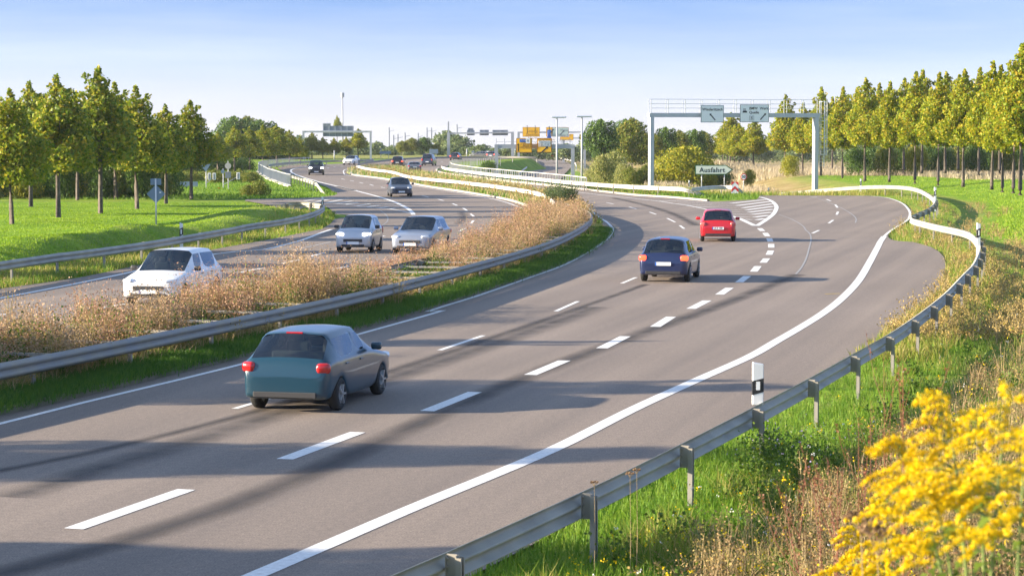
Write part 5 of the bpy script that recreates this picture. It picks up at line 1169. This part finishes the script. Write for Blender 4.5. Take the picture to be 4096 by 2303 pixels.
def umbel(r_, x_, y_, Y, seed, label, s=1.0):
    tip = GY(r_, x_, y_, Y); gz = float(ghn(np.array([tip.x]), np.array([Y]))[0]); H = tip.z-gz; rng = np.random.default_rng(seed)
    root = empty('wild_carrot', (tip.x, Y, gz), 0, label, 'dry plant', 'dried umbels'); mb = MB().tube([(0,0,-.05),(.01,0,H*.5),(0,0,H-.05*s)], [.004,.003,.002], 6); C = []
    for k in range(14): a = k*2.4; e = Vector((math.cos(a)*.035*s, math.sin(a)*.035*s, H)); mb.tube([(0,0,H-.05*s), e], [.0012,.0008], 4); C += [tuple(e+Vector(rng.normal(0,.006,3))) for _ in range(10)]
    mb.build('stalk', mat('straw_stem', (.35,.25,.12), .7), root); V, F = leaf_quads(np.array(C), .011*s, rng); link('seed_head', npmesh('seed_head', V, F, leafmat('umbel_seeds', [(.16,.09,.05),(.34,.22,.11)], .2)), root)['kind'] = 'stuff'
for k, a in enumerate([('j',578,706,23.5,'dried umbel in front of the guardrail beam near the bottom post'),('j',626,680,23.8,'smaller dried umbel just right of the one before the guardrail beam'),('j',320,770,24.5,'dried flower head peeping over the guardrail at the bottom'),('k',497,1100,7.5,'round beige dried flower head left of the goldenrod'),('k',590,1180,7.0,'dark brown flat umbel under the goldenrod')]):
    umbel(a[0], a[1], a[2], a[3], 400+k, a[4], 1.0 if a[3] > 10 else 1.3)
# ------------------------------------------------------------------ cars
M_GLASS = glass_mat(); M_SEAT = mat('seat_fabric', (.05,.05,.055), .9)
M_TYRE_ = mat('rubber', (.018,.018,.018), .85); M_RIM = mat('alloy_rim', (.48,.49,.50), .35, .6)
M_HEAD = mat('headlight_glass', (.72,.74,.76), .12, .2, coat=.6); M_HEADL = mat('lit_headlight_and_glint', (.9,.9,.85), .2, emit=((1,.95,.82), 5.0))
M_TAIL = mat('tail_light_red', (.42,.008,.008), .2, coat=.8); M_TAILL = mat('lit_tail_light', (.5,.01,.01), .2, emit=((1,.06,.02), 1.6))
M_DARKP = mat('dark_trim', (.03,.03,.033), .55); M_IND = mat('clear_lamp', (.62,.50,.48), .2, coat=.5)
def paint(name, c, rough=.32, metal=.2): return mat(name, c, rough, metal, coat=.55)
def make_car(name, body_m, L=4.0, W=1.7, H=1.45, kind='hatch', label='', group='cars driving on the carriageways', tail=M_TAIL, head=M_HEAD, plate=True, plate_text=None, lower_m=None, hood=.86, belt=.93, r=.31):
    root = empty('car', (0,0,0), 0, label, 'car', group); h = W/2
    van = kind in ('van', 'smart'); fo, ro = (.62, .62) if kind != 'smart' else (.38, .36)
    fw, rw = L/2-fo-.15, -L/2+ro+.10
    cowl = L/2-({'hatch':1.12,'sedan':1.25,'van':.80,'suv':1.15,'smart':.42}[kind]); rf = cowl-({'hatch':.78,'sedan':.8,'van':.85,'suv':.6,'smart':.62}[kind])
    rr = -L/2+({'hatch':.55,'sedan':1.15,'van':.38,'suv':.42,'smart':.30}[kind]); tb = -L/2+({'hatch':.14,'sedan':.62,'van':.10,'suv':.10,'smart':.08}[kind])
    tailz = belt+({'hatch':.02,'sedan':.03,'van':.0,'suv':.04,'smart':.02}[kind])
    # station: lower y, upper y, wheel-arch z, body width, top z, upper half width, role
    a0 = .20; arch = r*2+.04
    bp = (cowl-.3+rr)/2+.12
    st = [(L/2, L/2, .30, .74, .60, .74, 'hood'), (L/2-.10, L/2-.08, .22, .93, hood-.16, .86, 'hood'), (fw+r+.09, fw+r+.12, a0, .985, hood-.07, .84, 'hood'), (fw+r*.72, fw+r*.7, arch*.80, 1.0, hood-.04, .83, 'hood'),
          (fw, max(fw, cowl+.12), arch, 1.0, hood, .82, 'hood'), (fw-r*.72, max(fw-r*.5, cowl+.06), arch*.80, 1.0, hood+.03, .82, 'hood'), (fw-r-.09, cowl, a0, 1.0, hood+.06, .80, 'hood'),
          (min(cowl-.42, fw-r-.2), rf, a0, 1.0, H-.015, .70, 'roof'), (bp+.05, bp+.05, a0, 1.0, H, .71, 'roof'), (bp-.05, bp-.05, a0, 1.0, H, .71, 'roof'),
          (rw+r+.09, (bp+rr)/2-.05, a0, 1.0, H-.005, .71, 'roof'), (rw+r*.72, rr+.14, arch*.80, 1.0, H-.02, .70, 'roof'), (rw, rr+.06, arch, 1.0, H-.03, .69, 'roof'), (rw-r*.72, rr, arch*.80, .99, H-.05, .67, 'roof'),
          (min(rw-r-.09, -L/2+.2), tb, a0+.04, .97, tailz, .80, 'tail'), (-L/2+.06, -L/2+.05, .24, .93, tailz-.10, .84, 'tail'), (-L/2, -L/2, .32, .84, .62, .80, 'tail')]
    rows = []
    for (yl, yu, zb, w, zt, wu, role) in st:
        bz = min(belt, zt-.06) if role != 'roof' else belt
        if role == 'hood': bz = min(belt-.06, zt-.05)
        mid = max(.56, zb+.05) if zt > .75 else (zb+zt)/2
        if role == 'roof':
            R_ = [(0,yl,zb),(h*w*.86,yl,zb),(h*w*.975,yl,zb+.03),(h*w,yl,max(mid,zb+.06)),(h*w*.985,yl,bz-.03),(h*w*.935,(yl*.8+yu*.2),bz+.02),(h*wu+.07*h,yu,zt-.13),(h*wu-.03,yu,zt-.035),(0,yu,zt+.015)]
        else:
            zb2 = min(zb, zt-.25); R_ = [(0,yl,zb2),(h*w*.86,yl,zb2),(h*w*.975,yl,zb2+.03),(h*w,yl,min(max(mid,zb2+.06),bz-.04)),(h*w*.985,yl*.6+yu*.4,bz-.01),(h*w*.93,yl*.4+yu*.6,zt-.03),(h*wu,yu,zt),(h*wu*.62,yu,zt+.02),(0,yu,zt+.035)]
        rows.append(R_)
    nr = 9; tags = {}
    full = [[(x,y,z) for (x,y,z) in R_] + [(-x,y,z) for (x,y,z) in R_[-2:0:-1]] for R_ in rows]; m = len(full[0])     # closed ring of 16
    def part_of(i, j):
        jj = j if j < 8 else 15-j
        if i == 6 and jj in (6,7): return 'windshield'
        if i == 13 and jj in (6,7) and kind != 'sedan_': return 'rear_window'
        if jj == 5 and i in (7, 9, 10, 11) : return 'side_window' 
        if jj == 5 and i == 12 and kind in ('van','suv'): return 'side_window'
        return 'body'
    parts = {}
    for i in range(len(full)-1):
        for j in range(m):
            k = (j+1) % m; q = [full[i][j], full[i][k], full[i+1][k], full[i+1][j]]
            n = part_of(i, j); side = 1 if j < 8 else -1
            key = n if n != 'side_window' else (n, side, 0 if i < 8 else 1)
            parts.setdefault(key, []).append(q)
    for R_ in (full[0], full[-1]):
        half = [R_[t] for t in range(9)]; oth = [R_[0]]+[R_[t] for t in range(15,8,-1)]+[R_[8]]
        for t in range(8): 
            a, b, c, d = half[t], half[t+1], oth[t+1], oth[t]
            if t == 0: q = [a, b, c]
            elif t == 7: q = [a, b, d]
            else: q = [a, b, c, d]
            parts['body'].append(q)
    for key, quads in parts.items():
        nm = key if isinstance(key, str) else key[0]; idx = {}; ij = {}; V = []; F = []
        for q in quads:
            f = []
            for v in q:
                kv = tuple(round(c, 4) for c in v)
                if kv not in idx: idx[kv] = len(V); V.append(v)
                if idx[kv] not in f: f.append(idx[kv])
            if len(f) > 2: F.append(f)
        me = bpy.data.meshes.new(nm); me.from_pydata(V, [], F); me.update()
        bm = bmesh.new(); bm.from_mesh(me); bmesh.ops.recalc_face_normals(bm, faces=bm.faces); bm.to_mesh(me); bm.free()
        where = {}
        if True:
            for i_, R_ in enumerate(full):
                for j_, v_ in enumerate(R_): where[tuple(round(c, 4) for c in v_)] = (i_, j_)
            w_ = [where.get(tuple(round(c, 4) for c in v.co), (-9,-9)) for v in me.vertices]
            last = 13 if kind in ('van','suv') else 12
            cs = {(6,6),(7,6),(13,6),(14,6),(7,5),(8,5),(8,6),(9,5),(9,6),(last,5),(last,6)}
            av = me.attributes.new('crease_vert', 'FLOAT', 'POINT'); av.data.foreach_set('value', [(.62 if (i_, j_ if j_ < 9 else 16-j_) in cs else 0.0) for i_, j_ in w_])
            at = me.attributes.new('crease_edge', 'FLOAT', 'EDGE'); cr = [0.0]*len(me.edges)
            for e in me.edges:
                (i1,j1),(i2,j2) = w_[e.vertices[0]], w_[e.vertices[1]]
                jj = j1 if j1 < 9 else 16-j1
                if j1 == j2 and jj == 4: cr[e.index] = .45
                if j1 == j2 and jj == 7 and 7 <= min(i1,i2) and max(i1,i2) <= 13: cr[e.index] = .5
                if j1 == j2 and jj in (1,2): cr[e.index] = .5
                if i1 == i2 and i1 in (13,14): cr[e.index] = .45
                if i1 == i2 and i1 in (0,16) : cr[e.index] = .35
            if nm != 'body': cr = [0.0]*len(me.edges)
            at.data.foreach_set('value', cr)
        if nm != 'body' and sum(p.normal.z for p in me.polygons) < 0: me.flip_normals()
        for p in me.polygons: p.use_smooth = True
        o = link(nm, me, root, body_m if nm == 'body' else M_GLASS)
        s_ = o.modifiers.new('smooth', 'SUBSURF'); s_.levels = s_.render_levels = 2; s_.boundary_smooth = 'ALL'
        if nm != 'body':
            pass
    # dark interior so that nothing shines through seams
    MB().box((0,(cowl-.15+tb+.1)/2,belt-.38), (W*.80,(cowl-.15)-(tb+.1),.42)).build('cabin_floor', M_DARKP, root)
    sy = (rf+bp)/2 - .05
    for sx in (1,-1):
        se = MB().box((sx*h*.42, sy, belt-.02), (.46,.14,.42)).build('seat', M_SEAT, root, bevel=.05)
        MB().box((sx*h*.42, sy-.02, belt+.27), (.24,.09,.15)).build('headrest', M_SEAT, se, bevel=.03)
    if kind != 'smart': MB().box((0, rr+.35, belt-.06), (W*.66,.14,.30)).build('rear_seat', M_SEAT, root, bevel=.05)
    MB().box((0, cowl-.38, belt-.06), (W*.74,.35,.16)).build('dashboard', M_DARKP, root, bevel=.03)
    tyre = MB(); rim = MB()
    tw = .19
    prof = [(-tw/2, r-.035), (-tw/2+.03, r), (tw/2-.03, r), (tw/2, r-.035), (tw/2, r*.62), (-tw/2, r*.62)]
    n = 28; V = []; F = []
    for k in range(n):
        a = 2*math.pi*k/n
        for x_, rad in prof: V.append((x_, math.cos(a)*rad, math.sin(a)*rad))
    for k in range(n):
        for j in range(6): F.append((k*6+j, k*6+(j+1)%6, ((k+1)%n)*6+(j+1)%6, ((k+1)%n)*6+j))
    tm = MB().add(V, F).mesh('tyre', M_TYRE_, True)
    rb = MB().tube([(-tw/2+.03,0,0),(tw/2-.03,0,0)], r*.63, 24)
    for k in range(5):
        a = 2*math.pi*k/5; rb.bar((tw/2-.01, 0, 0), (tw/2-.01, math.cos(a)*r*.6, math.sin(a)*r*.6), .07, .03)
    rm = rb.mesh('rim', M_RIM)
    for (wy, sx) in ((fw,1),(fw,-1),(rw,1),(rw,-1)):
        w_ = empty('wheel', (sx*(h-.105), wy, r)); w_.parent = root; w_.rotation_euler = (0,0,0 if sx > 0 else math.pi)
        link('tyre', tm, w_); link('rim', rm, w_)
    def lamp_(nm, c, size, m_): 
        o = MB().box((0,0,0), size).build(nm, m_, root, True, 0); o.location = c
        b_ = o.modifiers.new('b', 'BEVEL'); b_.width = min(size)*.42; b_.segments = 3; return o
    tall_tail = kind in ('van','suv','smart')
    for sx in (1,-1):
        o = lamp_('headlight', (sx*h*.72, L/2-.15, hood-.17), (.34,.20,.13), head); o.rotation_euler = (0,0,-sx*.38)
        zt_ = belt-.13; o = lamp_('tail_light', (sx*h*.83, -L/2+.095, zt_), (.26,.16,.32 if tall_tail else .19), tail); o.rotation_euler = (0,0,sx*.30)
        mr = lamp_('wing_mirror', (sx*(h+.10), cowl-.38, belt+.06), (.20,.10,.14), lower_m or body_m)
    MB().box((0,L/2+.012,.50), (W*.52,.03,.12)).build('grille', M_DARKP, root, bevel=.012)
    MB().box((0,L/2-.02,.30), (W*.62,.05,.09)).build('air_intake', M_DARKP, root, bevel=.012)
    MB().box((0,-L/2+.0,.33), (W*.70,.05,.10)).build('bumper_trim', M_DARKP, root, bevel=.012)
    for sx in (1,-1):
        for yy in (bp+.22, bp-.62): MB().box((sx*(h*.985+.004), yy, belt-.12), (.03,.17,.028)).build('door_handle', lower_m or body_m, root, bevel=.008)
    MB().box((0,rr+.02,H-.045), (.30,.05,.03)).build('brake_light', M_TAIL, root)
    if plate:
        for sy, z, fl in ((L/2+.035,.40,0), (-L/2-.025,.62 if kind != 'smart' else .7,1)):
            pl = MB().box((0,0,0), (.52,.012,.115)).build('license_plate', M_SIGNW, root); pl.location = (0, sy, z)
            MB().box((-.238 if fl else .238,(-.007 if fl else .007),0), (.042,.004,.113)).build('blue_strip', M_BLUE, pl)
            if fl and plate_text: text_obj(plate_text, .11, (.02,-.008,0), pl, depth=.001, bold=.002)
    # arch liners keep the wheel wells dark
    for wy in (fw, rw): MB().box((0,wy,r+.13), (W*.70,r*1.9,r*1.1)).build('wheel_well', M_DARKP, root)
    return root
def setcar(root, X, Y, dirx, diry, z=0.0):
    root.location = (X, Y, z); root.rotation_euler = (0,0,math.atan2(diry, dirx)-math.pi/2); return root
C_TEAL = paint('teal_paint', (.006,.040,.068), .3, .05); C_NAVY = paint('navy_paint', (.012,.022,.075)); C_RED = paint('red_paint', (.50,.012,.02), .3, .1)
C_SILV = paint('silver_paint', (.50,.52,.56), .35, .5); C_WHT = paint('white_paint', (.70,.71,.73), .35, 0); C_DBLU = paint('dark_blue_grey_paint', (.045,.055,.085)); C_BLK = paint('black_paint', (.02,.02,.025)); C_GREY = paint('dark_grey_paint', (.12,.12,.13)); C_SILD = paint('silver_blue_paint', (.30,.33,.40), .35, .5)
a = make_car('car', C_TEAL, 3.95, 1.66, 1.42, 'hatch', 'dark teal hatchback seen from behind, nearest car on the left lane', r=.29, plate=False); setcar(a, -3.52, 40.7, .235, .972)
a = make_car('car', C_NAVY, 3.9, 1.65, 1.46, 'hatch', 'navy blue hatchback with bright red tail lights, just ahead of the dashed lane line', tail=M_TAILL); setcar(a, 5.35, 74.9, .20, .98)
a = make_car('car', C_RED, 3.6, 1.62, 1.46, 'hatch', 'small red hatchback with white plate, beside the tip of the hatched gore', tail=mat('pale_red_lamp', (.55,.10,.09), .2, coat=.8), plate_text='JI Z 100'); setcar(a, 9.45, 102.2, .085, .996)
a = make_car('car', C_SILV, 2.55, 1.53, 1.53, 'smart', 'tiny white and silver two-seater city car with a black grille slot, oncoming', lower_m=M_DARKP, head=M_HEADL, hood=.92, belt=.98, r=.28); setcar(a, -6.35, 92.6, -.15, -.99)  # headlights glow to imitate the sun glinting off them
a = make_car('car', C_SILD, 4.05, 1.70, 1.48, 'hatch', 'silver-blue oncoming hatchback beside the median weeds, right of the tiny city car'); setcar(a, -3.75, 92.2, -.20, -.98)
a = make_car('car', C_WHT, 4.3, 1.74, 1.52, 'hatch', 'white oncoming car half hidden behind the dry weeds at the left', lower_m=M_DARKP); setcar(a, -9.95, 65.3, -.19, -.98)
a = make_car('car', C_DBLU, 4.2, 1.75, 1.48, 'hatch', 'dark blue oncoming hatchback alone in the middle lane', head=M_HEAD); setcar(a, -8.75, 173.5, .12, -.99)
a = make_car('car', C_BLK, 4.7, 1.86, 1.74, 'suv', 'dark oncoming off-roader with lit headlights and silver roof on the left bridge curve', head=M_HEADL, hood=1.0, belt=1.08, r=.35); setcar(a, -23.1, 263, .088, -.996)
a = make_car('car', C_WHT, 4.7, 1.80, 1.46, 'sedan', 'white oncoming car, farthest one on the left carriageway', head=M_HEAD); setcar(a, -24.9, 346, -.17, -.985)
a = make_car('car', C_BLK, 4.2, 1.75, 1.55, 'hatch', 'dark red-lit car driving away beyond the median nose', tail=M_TAILL); setcar(a, -16.7, 327, .02, 1)
a = make_car('car', C_GREY, 4.3, 1.78, 1.28, 'sedan', 'dark grey convertible with black roof behind the pale median rail', tail=M_TAIL, hood=.80, belt=.86); setcar(a, -12.5, 284, -.10, .99)
a = make_car('car', C_DBLU, 4.5, 1.80, 1.80, 'van', 'dark estate van with light roof ahead of the convertible', hood=1.0, belt=1.05); setcar(a, -12.5, 336, .10, .99)
a = make_car('car', C_BLK, 4.2, 1.75, 1.45, 'hatch', 'dark car with red lights passing the tip of the far railing', tail=M_TAILL); setcar(a, -10.1, 402, .12, .99)
a = make_car('car', C_GREY, 4.2, 1.75, 1.45, 'hatch', 'dark car partly hidden by the left upright of the orange gantry', tail=M_TAILL); setcar(a, -3.6, 428, .25, .97)
for k, (x, dY, m_, t_) in enumerate([(2164,14,C_BLK,'left'),(2184,0,C_GREY,'middle'),(2200,10,C_DBLU,'right')]):
    a = make_car('car', m_, 4.3, 1.76, 1.46, 'hatch', t_+' one of the three distant dark cars under the orange signs', tail=M_TAILL, plate=False); Yc = 585+dY; setcar(a, (x-2048)*Yc/FPX, Yc, .1, .99, HL+.02)
for k, (x, m_, t_) in enumerate([(1919,C_GREY,'left'),(1943,C_WHT,'right')]):
    a = make_car('car', m_, 4.3, 1.76, 1.46, 'hatch', t_+' one of two faint cars behind the far guardrail', plate=False); setcar(a, (x-2048)*482/FPX, 482, -.9, .3, -.45)
# ------------------------------------------------------------------ air: pale haze over the whole place
hz = MB().box((0, 2230, -7.5), (5200, 4700, 51)).build('haze', None); hz['kind'] = 'stuff'
hm = bpy.data.materials.new('haze_air'); hm.use_nodes = True; nt = hm.node_tree; nt.nodes.clear()
ho = nt.nodes.new('ShaderNodeOutputMaterial'); pv = nt.nodes.new('ShaderNodeVolumePrincipled')
pv.inputs['Color'].default_value = (.93,.96,1,1); pv.inputs['Density'].default_value = .00010; pv.inputs['Anisotropy'].default_value = .3
nt.links.new(pv.outputs[0], ho.inputs['Volume']); hz.data.materials.clear(); hz.data.materials.append(hm)
